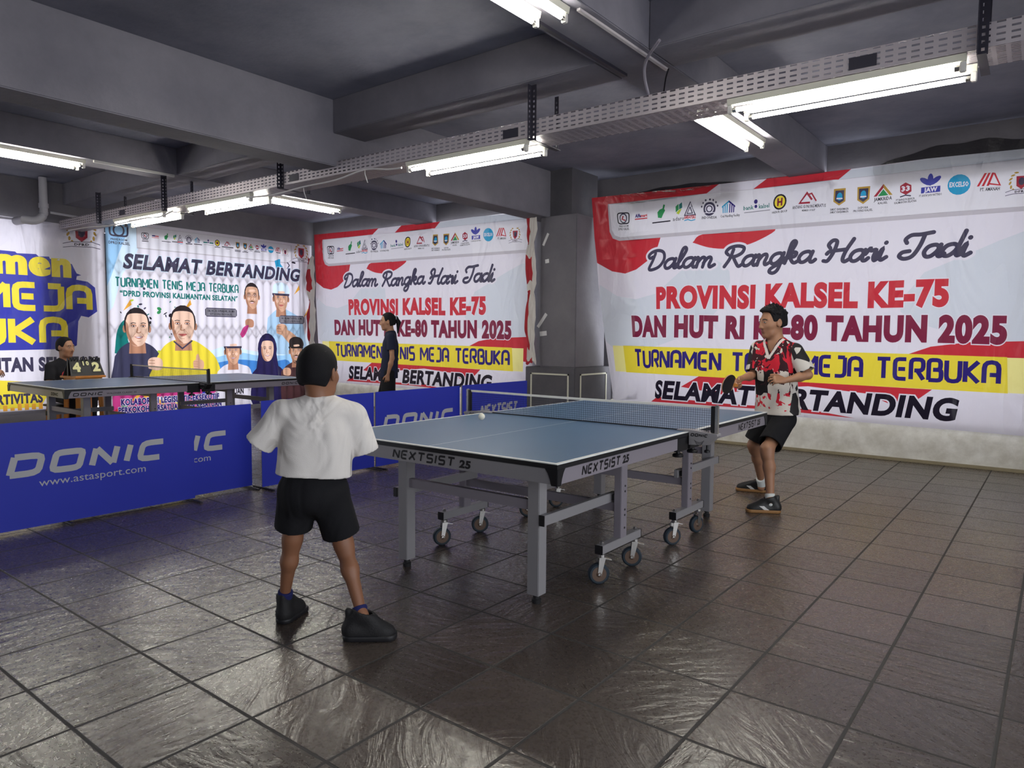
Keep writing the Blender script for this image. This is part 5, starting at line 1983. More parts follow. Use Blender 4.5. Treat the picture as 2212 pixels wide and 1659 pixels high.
        P = (idx + acc / np.maximum(cnt, 1)[:, None]) * self.h + self.lo
        Q = []
        for ax in range(3):
            sl0 = [slice(1, -1)] * 3
            sl1 = [slice(1, -1)] * 3
            sl0[ax] = slice(0, -1)
            sl1[ax] = slice(1, None)
            A, B = ins[tuple(sl0)], ins[tuple(sl1)]
            for flip in (0, 1):
                e = np.argwhere((A & ~B) if flip == 0 else (~A & B))
                if not len(e):
                    continue
                e = e + 1
                e[:, ax] -= 1
                u, w = [(1, 2), (2, 0), (0, 1)][ax]
                du, dw = np.zeros(3, int), np.zeros(3, int)
                du[u] = 1
                dw[w] = 1
                q = [ids[tuple((e - du - dw).T)], ids[tuple((e - dw).T)], ids[tuple(e.T)], ids[tuple((e - du).T)]]
                if flip:
                    q = q[::-1]
                Q.append(np.stack(q, 1))
        Q = np.concatenate(Q)
        Q = Q[(Q >= 0).all(1)]
        return P, Q


def relax(P, Q, it=2, w=.5):
    e = np.concatenate([Q[:, [0, 1]], Q[:, [1, 2]], Q[:, [2, 3]], Q[:, [3, 0]]])
    for _ in range(it):
        s = np.zeros_like(P)
        c = np.zeros(len(P))
        np.add.at(s, e[:, 0], P[e[:, 1]])
        np.add.at(s, e[:, 1], P[e[:, 0]])
        np.add.at(c, e[:, 0], 1)
        np.add.at(c, e[:, 1], 1)
        P = P + w * (s / np.maximum(c, 1)[:, None] - P)
    return P


def solid(name, fld, mats, parent, pick=None, it=2, extra=None):
    P, Q = fld.mesh()
    P = relax(P, Q, it)
    V, F = P.tolist(), Q.tolist()
    mi = np.zeros(len(Q), int)
    if pick is not None:
        mi = pick(P[Q].mean(1))
    mi = list(mi)
    if extra:
        for EV, EF, em in extra:
            b = len(V)
            V += [tuple(map(float, p)) for p in EV]
            F += [tuple(b + i for i in f) for f in EF]
            mi += [em] * len(EF)
    me = bpy.data.meshes.new(name)
    me.from_pydata(V, [], F)
    me.polygons.foreach_set('material_index', mi)
    me.polygons.foreach_set('use_smooth', [True] * len(F))
    me.update()
    return link(name, me, mats, parent)


def uvball(c, r, n=10):
    b = MB().lathe([(max(1e-5, r * math.sin(math.pi * i / n)), -r * math.cos(math.pi * i / n)) for i in range(n + 1)], c, n=14)
    return b.v, b.f


def frame_from(fwd, up=(0, 0, 1)):
    f = unit(fwd)
    r = unit(np.cross(f, up))
    u = np.cross(r, f)
    return np.stack([r, f, u], 1)        # columns: right, forward, up


def skin_mat(name, c):
    k = NT(name)
    p = k.n('ShaderNodeBsdfPrincipled', i_Roughness=0.5)
    p.inputs['Subsurface Weight'].default_value = 0.08
    p.inputs['Subsurface Radius'].default_value = (0.02, 0.008, 0.004)
    nz = k.n('ShaderNodeTexNoise', i_Scale=14.0, i_Detail=4.0)
    k.l(k.pos(), nz.inputs['Vector'])
    d = tuple(x * .86 for x in c[:3]) + (1,)
    k.l(k.mix(nz.outputs[0], d, c), p.inputs['Base Color'])
    k.l(p.outputs[0], k.out.inputs[0])
    return k.m


def cloth_mat(name, c, rough=0.85, bump=0.25):
    return mat(name, c, rough, spec=0.25, bump=bump, bscale=420, bdist=.0012)


M_EYE = mat('eye_white', rgb(224, 218, 210), 0.3)
M_IRIS = mat('dark_iris', rgb(32, 22, 18), 0.2)
M_HAIR = mat('black_hair', rgb(22, 21, 25), 0.7, spec=0.2, bump=0.5, bscale=420, bdist=.003)


# ---------------------------------------------------------------- anatomy
def head_prims(f, c, Rm, s, neck_base):
    def L(x, y, z):
        return c + Rm @ (np.array([x, y, z]) * s)
    f.ell(L(0, -.012, .028), (.073 * s, .092 * s, .088 * s), Rm, .01)
    f.ell(L(0, .030, -.030), (.060 * s, .062 * s, .080 * s), Rm, .03 * s)
    f.cap(L(-.03, .035, -.078), L(.03, .035, -.078), .026 * s, k=.03 * s)
    f.cap(L(-.012, .064, -.096), L(.012, .064, -.096), .017 * s, k=.022 * s)
    for q in (-1, 1):
        f.ell(L(q * .040, .052, -.022), (.026 * s, .026 * s, .026 * s), Rm, .02 * s)      # cheek
        f.cap(L(q * .014, .080, .026), L(q * .042, .068, .026), .0105 * s, k=.014 * s)       # brow ridge
        f.ell(L(q * .031, .096, .008), (.015 * s, .0095 * s, .0085 * s), Rm, .010 * s, 'sub')  # socket
        f.ell(L(q * .031, .0745, .007), (.0145 * s, .0135 * s, .0115 * s), Rm, .004 * s)     # lids
        f.ell(L(q * .076, -.006, -.006), (.009 * s, .020 * s, .033 * s), frame_rot(Rm, q * .35), .008 * s)   # ear
        f.ell(L(q * .086, -.002, -.002), (.007 * s, .010 * s, .018 * s), frame_rot(Rm, q * .35), .004 * s, 'sub')
        f.ell(L(q * .011, .093, -.033), (.0085 * s, .010 * s, .0075 * s), Rm, .006 * s)      # nostril wing
    f.cap(L(0, .086, .016), L(0, .104, -.028), .0085 * s, .0115 * s, .010 * s)           # nose
    f.cap(L(-.016, .082, -.057), L(.016, .082, -.057), .0068 * s, k=.006 * s)              # lips
    f.cap(L(-.014, .082, -.067), L(.014, .082, -.067), .0072 * s, k=.006 * s)
    f.cap(L(-.02, .094, -.062), L(.02, .094, -.062), .0022 * s, k=.003 * s, op='sub')
    f.cap(neck_base, L(0, -.020, -.055), .050 * s, .047 * s, .03 * s)
    return L


def frame_rot(Rm, a):
    """turn a frame about its own up axis"""
    c, s = math.cos(a), math.sin(a)
    return Rm @ np.array([[c, -s, 0], [s, c, 0], [0, 0, 1.0]])


def eyes_extra(L, Rm, s):
    out = []
    for q in (-1, 1):
        tilt = frame_rot(Rm, -q * .28)
        for (dy, r, m) in ((.0, (.0118, .0040, .0044), 1), (.0016, (.0046, .0034, .0046), 2)):
            c = L(q * .0315, .0855 + dy, .0066)
            v, fa = uvball((0, 0, 0), 1.0, 8)
            out.append(([c + tilt @ (np.array(p) * np.array(r) * s) for p in v], fa, m))
        lash = MB().tube([tuple(L(q * (.0315 + x), .0895 - abs(x - .0 * q) * .35, .0112 - 20 * x * x)) for x in (-.012, -.006, 0, .006, .012)], .0014 * s, 6)
        out.append((lash.v, lash.f, 4))
    return out


def grip(W, f, bdir, palm_hint):
    """hand frame and bat placement for a handle held across the palm: returns palm, side, grip centre"""
    f, bdir = unit(f), unit(bdir)
    s = unit(bdir - f * (f @ bdir))
    p = np.cross(f, s)
    if p @ np.asarray(palm_hint, float) < 0:
        p = -p
    return p, s


def face_pick(L, c, Rm, s):
    def fn(P):
        q = (P - c) @ Rm / s
        mi = np.zeros(len(P), int)
        lips = (np.abs(q[:, 0]) < .023 - .9 * np.abs(q[:, 2] + .062)) & (q[:, 2] < -.0535) & (q[:, 2] > -.0715) & (q[:, 1] > .076)
        mi[lips] = 3
        ax = np.abs(q[:, 0])
        brow = (ax > .013) & (ax < .048) & (np.abs(q[:, 2] - (.0285 - 1.8 * (ax - .028) ** 2 * 10)) < .0042) & (q[:, 1] > .055)
        mi[brow] = 4
        return mi
    return fn


def hand_prims(f, W, fwd, palm, side, s=1.0, curl=(35, 45, 30), spread=.06, thumb=(.55, .65, .35), thumb_bend=.5):
    """W wrist, fwd finger direction, palm direction the palm faces, side = thumb side"""
    fwd = unit(fwd)
    palm = unit(palm - fwd * (palm @ fwd))
    side = unit(side - fwd * (side @ fwd) - palm * (side @ palm))
    for o, r in ((.024, .0135), (.008, .0145), (-.009, .0140), (-.024, .0125)):
        f.cap(W + side * o * .6 * s + fwd * .008 * s, W + (fwd * .082 + side * o) * s, r * s, r * .92 * s, .010 * s)
    lens = (.070, .078, .072, .055)
    for i, (o, L_) in enumerate(zip((.029, .0095, -.0105, -.0285), lens)):
        p = W + (fwd * (.080 - abs(i - 1) * .004) + side * o) * s
        d = unit(fwd + side * spread * (1.5 - i))
        ang = 0
        r = (.0086, .0088, .0084, .0074)[i]
        for j, share in enumerate((.46, .30, .24)):
            ang += math.radians(curl[j] * (1 + .06 * (i - 1)))
            dd = d * math.cos(ang) + palm * math.sin(ang)
            q = p + dd * L_ * share * s
            f.cap(p, q, r * s, r * .93 * s, .0035 * s if j == 0 else .002 * s)
            p, r = q, r * .93
    p = W + (fwd * .022 + side * .022) * s
    d = unit(fwd * thumb[0] + side * thumb[1] + palm * thumb[2])
    q = p + d * .036 * s
    f.cap(p, q, .0135 * s, .0110 * s, .010 * s)
    d2 = unit(d + (fwd * .8 - side * .5 + palm * .3) * thumb_bend)
    q2 = q + d2 * .030 * s
    f.cap(q, q2, .0108 * s, .0098 * s, .003 * s)
    d3 = unit(d2 + (fwd * .6 - side * .6 + palm * .4) * thumb_bend)
    f.cap(q2, q2 + d3 * .024 * s, .0098 * s, .0082 * s, .002 * s)


class Body:
    """joints in metres; every limb tapers, torso leans with the spine"""

    def __init__(self, J, s=1.0, girth=1.0, arm=1.0, leg=1.0):
        self.J = {k: np.array(v, float) for k, v in J.items()}
        self.s, self.g, self.arm, self.leg = s, girth * s, arm * s, leg * s
        j = self.J
        self.lat = unit(j['Rs'] - j['Ls'])
        mid = (j['Rs'] + j['Ls']) / 2
        pel = (j['Rh'] + j['Lh']) / 2
        self.up = unit(mid - pel)
        self.fwd = unit(np.cross(self.up, self.lat))
        self.lat = np.cross(self.fwd, self.up)
        self.mid, self.pel = mid, pel
        self.hl = unit(j['Rh'] - j['Lh'])
        self.Rt = np.stack([self.lat, self.fwd, self.up], 1)
        hf = unit(np.cross(self.up, self.hl))
        self.Rp = np.stack([np.cross(hf, self.up), hf, self.up], 1)
        self.hf = hf

    def torso(self, f, t=0.0, k=.06):
        j, g, up = self.J, self.g, self.up
        L = np.linalg.norm(self.mid - self.pel)
        k = k * self.s
        w = np.linalg.norm(j['Rs'] - j['Ls']) / 2
        f.ell(self.mid - up * .30 * L, (w * .86 + t, .098 * g + t, .40 * L + t), self.Rt, k)
        f.ell(self.mid - up * .62 * L, (.130 * g + t, .090 * g + t, .36 * L + t), self.Rt, k)
        f.ell(self.pel + up * .08 * L, (.150 * g + t, .100 * g + t, .26 * L + t), self.Rp, k)
        for a in ('Ls', 'Rs'):
            q = j[a]
            f.cap(self.mid + (q - self.mid) * .3 + up * .012 * g, q, .050 * g + t, .047 * self.arm + t, k)
            f.cap(j['neck'], self.mid + (q - self.mid) * .62 + up * .008, .040 * g + t, .036 * g + t, k)

    def arms(self, f, k=.022):
        j, a = self.J, self.arm
        for s in 'LR':
            S_, E_, W_ = j[s + 's'], j[s + 'e'], j[s + 'w']
            f.cap(S_, S_ + (E_ - S_) * .5, .045 * a, .043 * a, k)
            f.cap(S_ + (E_ - S_) * .5, E_, .043 * a, .035 * a, k)
            f.cap(E_, E_ + (W_ - E_) * .35, .036 * a, .038 * a, k)
            f.cap(E_ + (W_ - E_) * .35, W_, .038 * a, .0235 * a, k)

    def legs(self, f, k=.03):
        j, l = self.J, self.leg
        for s in 'LR':
            H, K, A = j[s + 'h'], j[s + 'k'], j[s + 'a']
            f.cap(H, K, .080 * l, .050 * l, k)
            f.cap(K, K + (A - K) * .12 + self.hf * .006, .050 * l, .046 * l, k)
            back = -self.hf * .012 * l
            f.cap(K, K + (A - K) * .36 + back, .047 * l, .047 * l, k)
            f.cap(K + (A - K) * .36 + back, A, .047 * l, .030 * l, k)
            f.cap(A, A - np.array([0, 0, .05]), .031 * l, .034 * l, k)

    def bounds(self, pad=.16):
        P = np.array(list(self.J.values()) + [self.J['neck'] + np.array([0, 0, .16])])
        return P.min(0) - pad, P.max(0) + pad


def shoe(parent, A, heel, toe, s, up_m, sole_m, h=.005, stripe=None, name='shoe', laces=None):
    """heel and toe on the floor; A the ankle"""
    heel, toe, A = map(lambda q: np.array(q, float), (heel, toe, A))
    d = unit(toe - heel)
    L = np.linalg.norm(toe - heel)
    z = np.array([0, 0, 1.0])
    sd = np.cross(d, z)
    lo = np.minimum(np.minimum(heel, toe), A) - .09
    hi = np.maximum(np.maximum(heel, toe), A) + .09
    lo[2] = min(heel[2], toe[2]) - .02
    f = Field(lo, hi, h)
    w = .034 * s
    b = heel + d * w
    t = toe - d * w
    f.cap(b + z * .045 * s, t + z * .030 * s, .034 * s, .028 * s, .02)
    f.cap(b + z * .030 * s, t + z * .024 * s - d * .02, .036 * s, .037 * s, .02)
    f.cap(b + z * .055 * s, A + z * .020 * s - d * .004, .034 * s, .034 * s, .02)
    f.cap(heel + d * .030 * s + z * .06 * s, heel + d * .022 * s + z * (A[2] + .024 * s), .017 * s, .014 * s, .015)
    f.cap(A + d * .02 * s, heel + d * L * .68 + z * .048 * s, .034 * s, .026 * s, .03)
    f.shell(max(.009, 2.4 * h))
    f.cut(A + z * .034 * s - d * .03, unit(z + d * .30))
    f.cut(heel + z * .018 * s, -z)
    o = solid(name, f, [up_m] + ([stripe] if stripe else []), parent,
              (lambda P: ((np.abs((P - heel) @ d / L - .50 - ((P - heel) @ z - .04) * 5.0) < .07) & ((P - heel) @ z < .056 * s) & ((P - heel) @ z > .022 * s) & ((P - heel) @ d / L > .22) & ((P - heel) @ d / L < .74)).astype(int)) if stripe else None, 1)
    f = Field(lo, hi, h)
    for q in (-1, 0, 1):
        f.cap(b + sd * q * .008 * s + z * .016 * s, t + sd * q * .012 * s + z * .016 * s, .034 * s, .034 * s, .01)
    f.cut(heel + z * .026 * s, z)
    f.cut(heel + z * .0005, -z)
    solid('sole', f, [sole_m], o, None, 1)
    if laces:
        lc = MB()
        for q in range(4):
            c = heel + d * L * (.50 + .07 * q) + z * (.085 - .011 * q) * s
            lc.tube([c + sd * .022 * s - z * .006 * s, c + z * .004 * s, c - sd * .022 * s - z * .006 * s], .0026 * s, 6)
        lc.build('laces', laces, o, smooth=True)
    return o


def sock(parent, A, K, s, m, top=.07, h=.005):
    A, K = np.array(A, float), np.array(K, float)
    u = unit(K - A)
    f = Field(np.minimum(A, A + u * top) - .09, np.maximum(A, A + u * top) + .09, h)
    f.cap(A - np.array([0, 0, .03]), A + u * (top + .03), .0335 * s, .039 * s)
    f.cut(A + u * top, u)
    return solid('sock', f, [m], parent, None, 1)


def paddle(label, c, n, handle_dir, rubber_a, rubber_b):
    """blade centre c, blade normal n, handle leaves the blade along handle_dir"""
    n = unit(n)
    y = unit(handle_dir - n * (np.dot(handle_dir, n)))
    x = np.cross(y, n)
    root = empty('table_tennis_bat', tuple(c))
    tag(root, label, 'bat')

    def pl(u, v, d):
        return tuple(x * u + y * v + n * d)
    out = ell_pts(0, -.002, .0745, .0785, 34)
    MB().prism(out, -.003, .003, pl).build('blade', M_WOODL, root)
    rub = [p for p in ell_pts(0, -.002, .0735, .0775, 40) if p[1] < .058]
    MB().prism(rub, .0031, .0062, pl).build('rubber', rubber_a, root)
    MB().prism(rub, -.0062, -.0031, pl).build('rubber', rubber_b, root)
    MB().prism([(-.014, .06), (.014, .06), (.012, .10), (.016, .165), (-.016, .165), (-.012, .10)], -.010, .010, pl).build('handle', M_WOOD, root, bevel=.004)
    return root
SK = {}
SKIN_A = skin_mat('brown_skin', rgb(146, 100, 74))
SKIN_B = skin_mat('tan_skin', rgb(168, 122, 94))
SKIN_C = skin_mat('light_brown_skin', rgb(178, 130, 100))
LIP = mat('lip_skin', rgb(146, 94, 80), 0.45)
BROW = mat('eyebrow_hair', rgb(38, 28, 26), 0.7)


def hair_cap(name, c, Rm, s, parent, h, top=.014, side=.010, hairline=.064, nape=-.050, temple=.034, tufts=0, tuft=.03, comb=(0, .5, .8), seed=1, m=None, spiky=.002, front=.0):
    """short hair: a skin over the skull, open over the face, around the ears and below the nape"""
    def L(x, y, z):
        return c + Rm @ (np.array([x, y, z]) * s)
    D = lambda x, y, z: Rm @ np.array([x, y, z], float)
    f = Field(c - .21 * s, c + .21 * s, h)
    f.ell(L(0, -.012, .030), ((.073 + side) * s, (.092 + side + .002) * s, (.086 + top) * s), Rm)
    f.ell(L(0, -.036, -.016), ((.066 + side) * s, (.064 + side) * s, .074 * s), Rm, .02)
    if front:
        f.ell(L(0, .040, .085), (.062 * s, .052 * s, front * s), Rm, .02)
    rg = random.Random(seed)
    for i in range(tufts):
        u, w = rg.uniform(-1, 1), rg.uniform(-.15, 1.0)
        a = rg.uniform(0, 6.283)
        zz = rg.uniform(.15, 1.0)
        rr = math.sqrt(max(0, 1 - zz * zz))
        p = np.array([(.070 + side) * rr * math.cos(a), -.012 + (.088 + side) * rr * math.sin(a), .030 + (.082 + top) * zz])
        n = np.array([p[0] * .5, (p[1] + .012) * .5, (p[2] - .03)])
        d = unit(unit(n) * .7 + np.array(comb) * .6 + np.array([rg.uniform(-.4, .4), rg.uniform(-.3, .3), 0]))
        f.cap(L(*(p - d * .006)), L(*(p + d * tuft * rg.uniform(.5, 1))), .0075 * s, .0024 * s, .006)
    f.wrinkle(spiky, seed, 2.2, 3.0, 7)
    # the face below the hairline, the cheeks in front of the ears, the ears, the neck
    f.wedge([(L(0, temple, 0), D(0, -1, .18)), (L(0, 0, hairline), D(0, -.22, 1))], .012)
    f.wedge([(L(0, .004, 0), D(0, -1, 0)), (L(0, 0, .004), D(0, 0, 1))], .008)
    f.wedge([(L(0, -.022, 0), D(0, -1, .1)), (L(0, 0, -.016), D(0, 0, 1))], .008)
    f.cut(L(0, -.05, nape), -D(0, .2, 1.0))
    return solid(name, f, [m or M_HAIR], parent, None, 1)


def make_person(B, root, head, Rm, hs, h, skin, hands, feet=True, hh=None):
    lo, hi = B.bounds(.17)
    f = Field(lo, hi, h)
    B.torso(f)
    B.arms(f)
    B.legs(f)
    L = head_prims(f, head, Rm, hs, B.J['neck'])
    for hd in hands:
        hand_prims(f, *hd[0], **hd[1])
    return solid('body', f, [skin, M_EYE, M_IRIS, LIP, BROW], root, face_pick(L, head, Rm, hs), 2, eyes_extra(L, Rm, hs)), L


def shirt(B, root, m, h, t=.014, th=.007, hem=None, sleeve=(.9, .9), collar=.014, flare=.03, wr=.005, seed=1, drop=.0, vneck=None, name='shirt', pick=None, sl_t=.018, loose=.0, folds_=(), cuff=.0):
    lo, hi = B.bounds(.17)
    f = Field(lo, hi, h)
    B.torso(f, t)
    j = B.J
    w = B.g
    # straight fall of the cloth from the chest to the hem
    hemp = np.array(hem, float)
    for q in (-1, 1):
        for r in (-1, 1):
            a = B.mid - B.up * .10 * B.s + B.lat * q * .07 * w + B.fwd * r * .030 * w
            b_ = hemp + B.Rp[:, 0] * q * .075 * w + B.hf * r * .034 * w - B.up * .06
            f.cap(a, b_, .060 * w + t, .066 * w + t + flare + loose, .05)
    for fa, fb, fr_ in folds_:
        # raised folds given in the torso's own directions (sideways, forward, up from the shoulder line)
        pa, pb = (B.mid + B.Rt @ np.array(q) for q in (fa, fb))
        pm = pa * .45 + pb * .55
        f.cap(pa - B.fwd * -.012, pm, fr_ * .35, fr_, .034)
        f.cap(pm, pb + B.fwd * .014, fr_, fr_ * .3, .034)
    f.wrinkle(wr * 1.6, seed, .55, .48, 5)
    th = max(th, 2.6 * h)
    f.shell(th)
    f.cut(hemp, -B.up)
    for s, fr in zip('LR', sleeve):
        S_, E_, W_ = j[s + 's'], j[s + 'e'], j[s + 'w']
        a = B.arm
        g = f.like()
        e = S_ + (E_ - S_) * min(fr, 1.0)
        ext = unit(E_ - S_) * (.05 + cuff)
        g.cap(S_, e + (ext if fr <= 1 else 0), .049 * a + sl_t * .7, .042 * a + sl_t, .03)
        if fr > 1:
            g.cap(E_, E_ + (W_ - E_) * (fr - 1) + unit(W_ - E_) * .05, .042 * a + sl_t, .040 * a + sl_t, .02)
        g.wrinkle(wr * 1.2, seed + 5, .9, .9, 5)
        g.shell(th)
        p, n = (e + unit(E_ - S_) * cuff, E_ - S_) if fr <= 1 else (E_ + (W_ - E_) * (fr - 1), W_ - E_)
        g.cut(p, n)
        f.union(g, .014)
    nk = j['neck']
    f.cap(nk - B.up * .01 + B.fwd * .012, nk + B.up * .25, .052 * B.s + collar, .08 * B.s, .004, 'sub')
    if vneck:
        f.cap(nk + B.fwd * .10 - B.up * vneck, nk + B.fwd * .06 + B.up * .03, .008, .055, .004, 'sub')
    return solid(name, f, m if isinstance(m, list) else [m], root, pick, 2)


def shorts(B, root, m, h, waist, frac=(.8, .8), t=.012, flare=.022, wr=.004, seed=2, th=.007, name='shorts'):
    lo, hi = B.bounds(.15)
    f = Field(lo, hi, h)
    j = B.J
    L = np.linalg.norm(B.mid - B.pel)
    f.ell(B.pel + B.up * .10 * L, (.150 * B.g + t, .102 * B.g + t, .30 * L), B.Rp)
    f.ell(B.pel - B.hf * .03 * B.s - B.up * .01, (.140 * B.g + t, .085 * B.g + t, .10 * B.s), B.Rp, .04)
    for s, fr in zip('LR', frac):
        H, K = j[s + 'h'], j[s + 'k']
        f.cap(H, H + (K - H) * (fr + .12), .086 * B.leg + t, .066 * B.leg + t + flare, .03)
    f.wrinkle(wr * 1.3, seed, .5, .55, 5)
    f.shell(max(th, 2.6 * h))
    f.cut(np.array(waist, float), B.up)
    for s, fr in zip('LR', frac):
        H, K = j[s + 'h'], j[s + 'k']
        f.cutcyl(H + (K - H) * fr, K - H, .135 * B.leg + flare)
    return solid(name, f, m if isinstance(m, list) else [m], root, None, 2)


# ================================================================== the boy in white, seen from behind
J = dict(Ls=(-.232, -2.076, .958), Rs=(-.056, -1.842, .940), neck=(-.150, -1.950, .985),
         Le=(-.296, -2.130, .848), Re=(-.038, -1.804, .808), Lw=(-.425, -2.020, .800), Rw=(-.200, -1.735, .775),
         Lh=(-.196, -2.040, .615), Rh=(-.108, -1.930, .605), Lk=(-.255, -2.020, .400), Rk=(-.095, -1.870, .375),
         La=(-.351, -2.002, .098), Ra=(.082, -1.915, .098))
B = Body(J, .80, 1.02, .92, .90)
boy = empty('person', (-.13, -1.97, 0))
tag(boy, 'boy seen from behind in a loose white shirt and black shorts', 'person')


hd_c = np.array([-.158, -1.945, 1.132])
hd_R = frame_from((-.35, .90, -.06))
fR = unit(np.array([-.75, .35, -.45]))
bd = unit(np.array([-.45, .80, .30]))
pR, sR_ = grip(J['Rw'], fR, bd, (-.6, -.8, 0))
hands = [((np.array(J['Rw']), fR, pR, sR_), dict(s=.78, curl=(62, 72, 42), thumb=(.35, .75, .45), thumb_bend=.45)),
         ((np.array(J['Lw']), unit(np.array([-.5, .85, .1])), np.array([.8, .5, -.3]), np.array([.1, .2, 1.0])), dict(s=.78, curl=(30, 40, 25)))]
HB = .0048
body, L_ = make_person(B, boy, hd_c, hd_R, .99, HB, SKIN_A, hands)
hair = hair_cap('hair', hd_c, hd_R, .99, boy, .004, top=.012, side=.008, nape=-.058, seed=4, spiky=.0012)


def creased_cloth(name, c, depth=.010, scale=6.0, stretch=(1.0, 1.0, .45), turn=.5):
    k = NT(name)
    p = k.n('ShaderNodeBsdfPrincipled', i_Roughness=.85)
    p.inputs['Specular IOR Level'].default_value = .25
    p.inputs['Base Color'].default_value = c
    mp = k.n('ShaderNodeMapping')
    mp.inputs['Scale'].default_value = stretch
    mp.inputs['Rotation'].default_value = (turn, turn * .7, 0)
    k.l(k.pos(), mp.inputs[0])
    n1 = k.n('ShaderNodeTexNoise', i_Scale=scale, i_Detail=1.5, i_Distortion=1.6)
    k.l(mp.outputs[0], n1.inputs['Vector'])
    r = n1.outputs[0]
    n2 = k.n('ShaderNodeTexNoise', i_Scale=420.0)
    k.l(k.pos(), n2.inputs['Vector'])
    bp = k.n('ShaderNodeBump', i_Strength=.75, i_Distance=depth)
    k.l(k.math('ADD', r, k.math('MULTIPLY', n2.outputs[0], .03)), bp.inputs['Height'])
    k.l(bp.outputs[0], p.inputs['Normal'])
    k.l(p.outputs[0], k.out.inputs[0])
    MATS[name] = k.m
    return k.m


M_TEE = creased_cloth('white_cotton', rgb(230, 225, 221), .05, 7.0, (1.0, 1.0, .55), .8)
sh = shirt(B, boy, M_TEE, HB, t=.020, hem=(-.150, -1.985, .690), sleeve=(1.0, 1.0), flare=.008, wr=.006, seed=12, sl_t=.034, cuff=.030)
M_SHORT = creased_cloth('black_shorts_cloth', rgb(24, 24, 28), .035)
so = shorts(B, boy, M_SHORT, HB, (-.150, -1.985, .735), (.74, .82), t=.014, flare=.020, wr=.006, seed=3)
M_SHOE = mat('black_knit_shoe', rgb(24, 23, 26), .7, bump=.2, bscale=160)
M_SOLE = mat('black_sole', rgb(30, 30, 34), .5)
M_BSOCK = cloth_mat('navy_sock', rgb(36, 40, 92))
sL = shoe(boy, J['La'], (-.318, -2.045, .0), (-.395, -1.870, .0), .95, M_SHOE, M_SOLE, .0045)
sR = shoe(boy, J['Ra'], (.020, -1.968, .0), (.190, -1.818, .0), 1.02, M_SHOE, M_SOLE, .0045)
kL = sock(boy, np.array(J['La']) - [0, 0, .0], J['Lk'], .90, M_BSOCK, .045)
kR = sock(boy, np.array(J['Ra']) - [0, 0, .0], J['Rk'], .90, M_BSOCK, .045)
for o in list(boy.children):
    o.location = -Vector(boy.location)
M_RED = mat('red_rubber', rgb(176, 34, 40), .5)
wr = np.array(J['Rw'])
paddle('bat gripped by the boy in white, hidden in front of his chest', wr + fR * .060 + pR * .024 + bd * .125, pR - bd * (pR @ bd), -bd, M_RED, M_BLACK)

# ================================================================== the player in the patterned jersey
J = dict(Ls=(.775, 1.735, 1.195), Rs=(.475, 1.800, 1.215), neck=(.622, 1.772, 1.268),
         Le=(.882, 1.715, 1.020), Re=(.462, 1.735, 1.000), Lw=(.752, 1.585, .978), Rw=(.448, 1.515, .985),
         Lh=(.708, 1.745, .665), Rh=(.560, 1.800, .665), Lk=(.665, 1.500, .462), Rk=(.470, 1.780, .440),
         La=(.722, 1.430, .098), Ra=(.445, 2.060, .098))
B = Body(J, .92, .98, .93, .95)
opp = empty('person', (.62, 1.72, 0))
tag(opp, 'boy in a red, black and white jersey crouching with a black bat', 'person')
hd_c = np.array([.595, 1.752, 1.418])
hd_R = frame_from((-.62, -.76, -.10))
fR = unit(np.array([-.35, -.70, -.62]))
bd = unit(np.array([-.20, -.95, .12]))
pR, sR_ = grip(J['Rw'], fR, bd, (.93, -.23, -.27))
fL = unit(np.array([-.62, -.62, .10]))
hands = [((np.array(J['Rw']), fR, pR, sR_), dict(s=.95, curl=(62, 72, 42), thumb=(.35, .75, .45), thumb_bend=.45)),
         ((np.array(J['Lw']), fL, np.array([-.35, .65, -.45]), np.array([-.2, .1, 1.0])), dict(s=.95, curl=(38, 45, 30), spread=.10))]
HB = .0042
body, L_ = make_person(B, opp, hd_c, hd_R, 1.04, HB, SKIN_B, hands)
hair = hair_cap('hair', hd_c, hd_R, 1.04, opp, .0035, top=.012, side=.008, hairline=.068, nape=-.040, tufts=260, tuft=.024, comb=(0, .55, .55), seed=8, spiky=.002, front=.034)


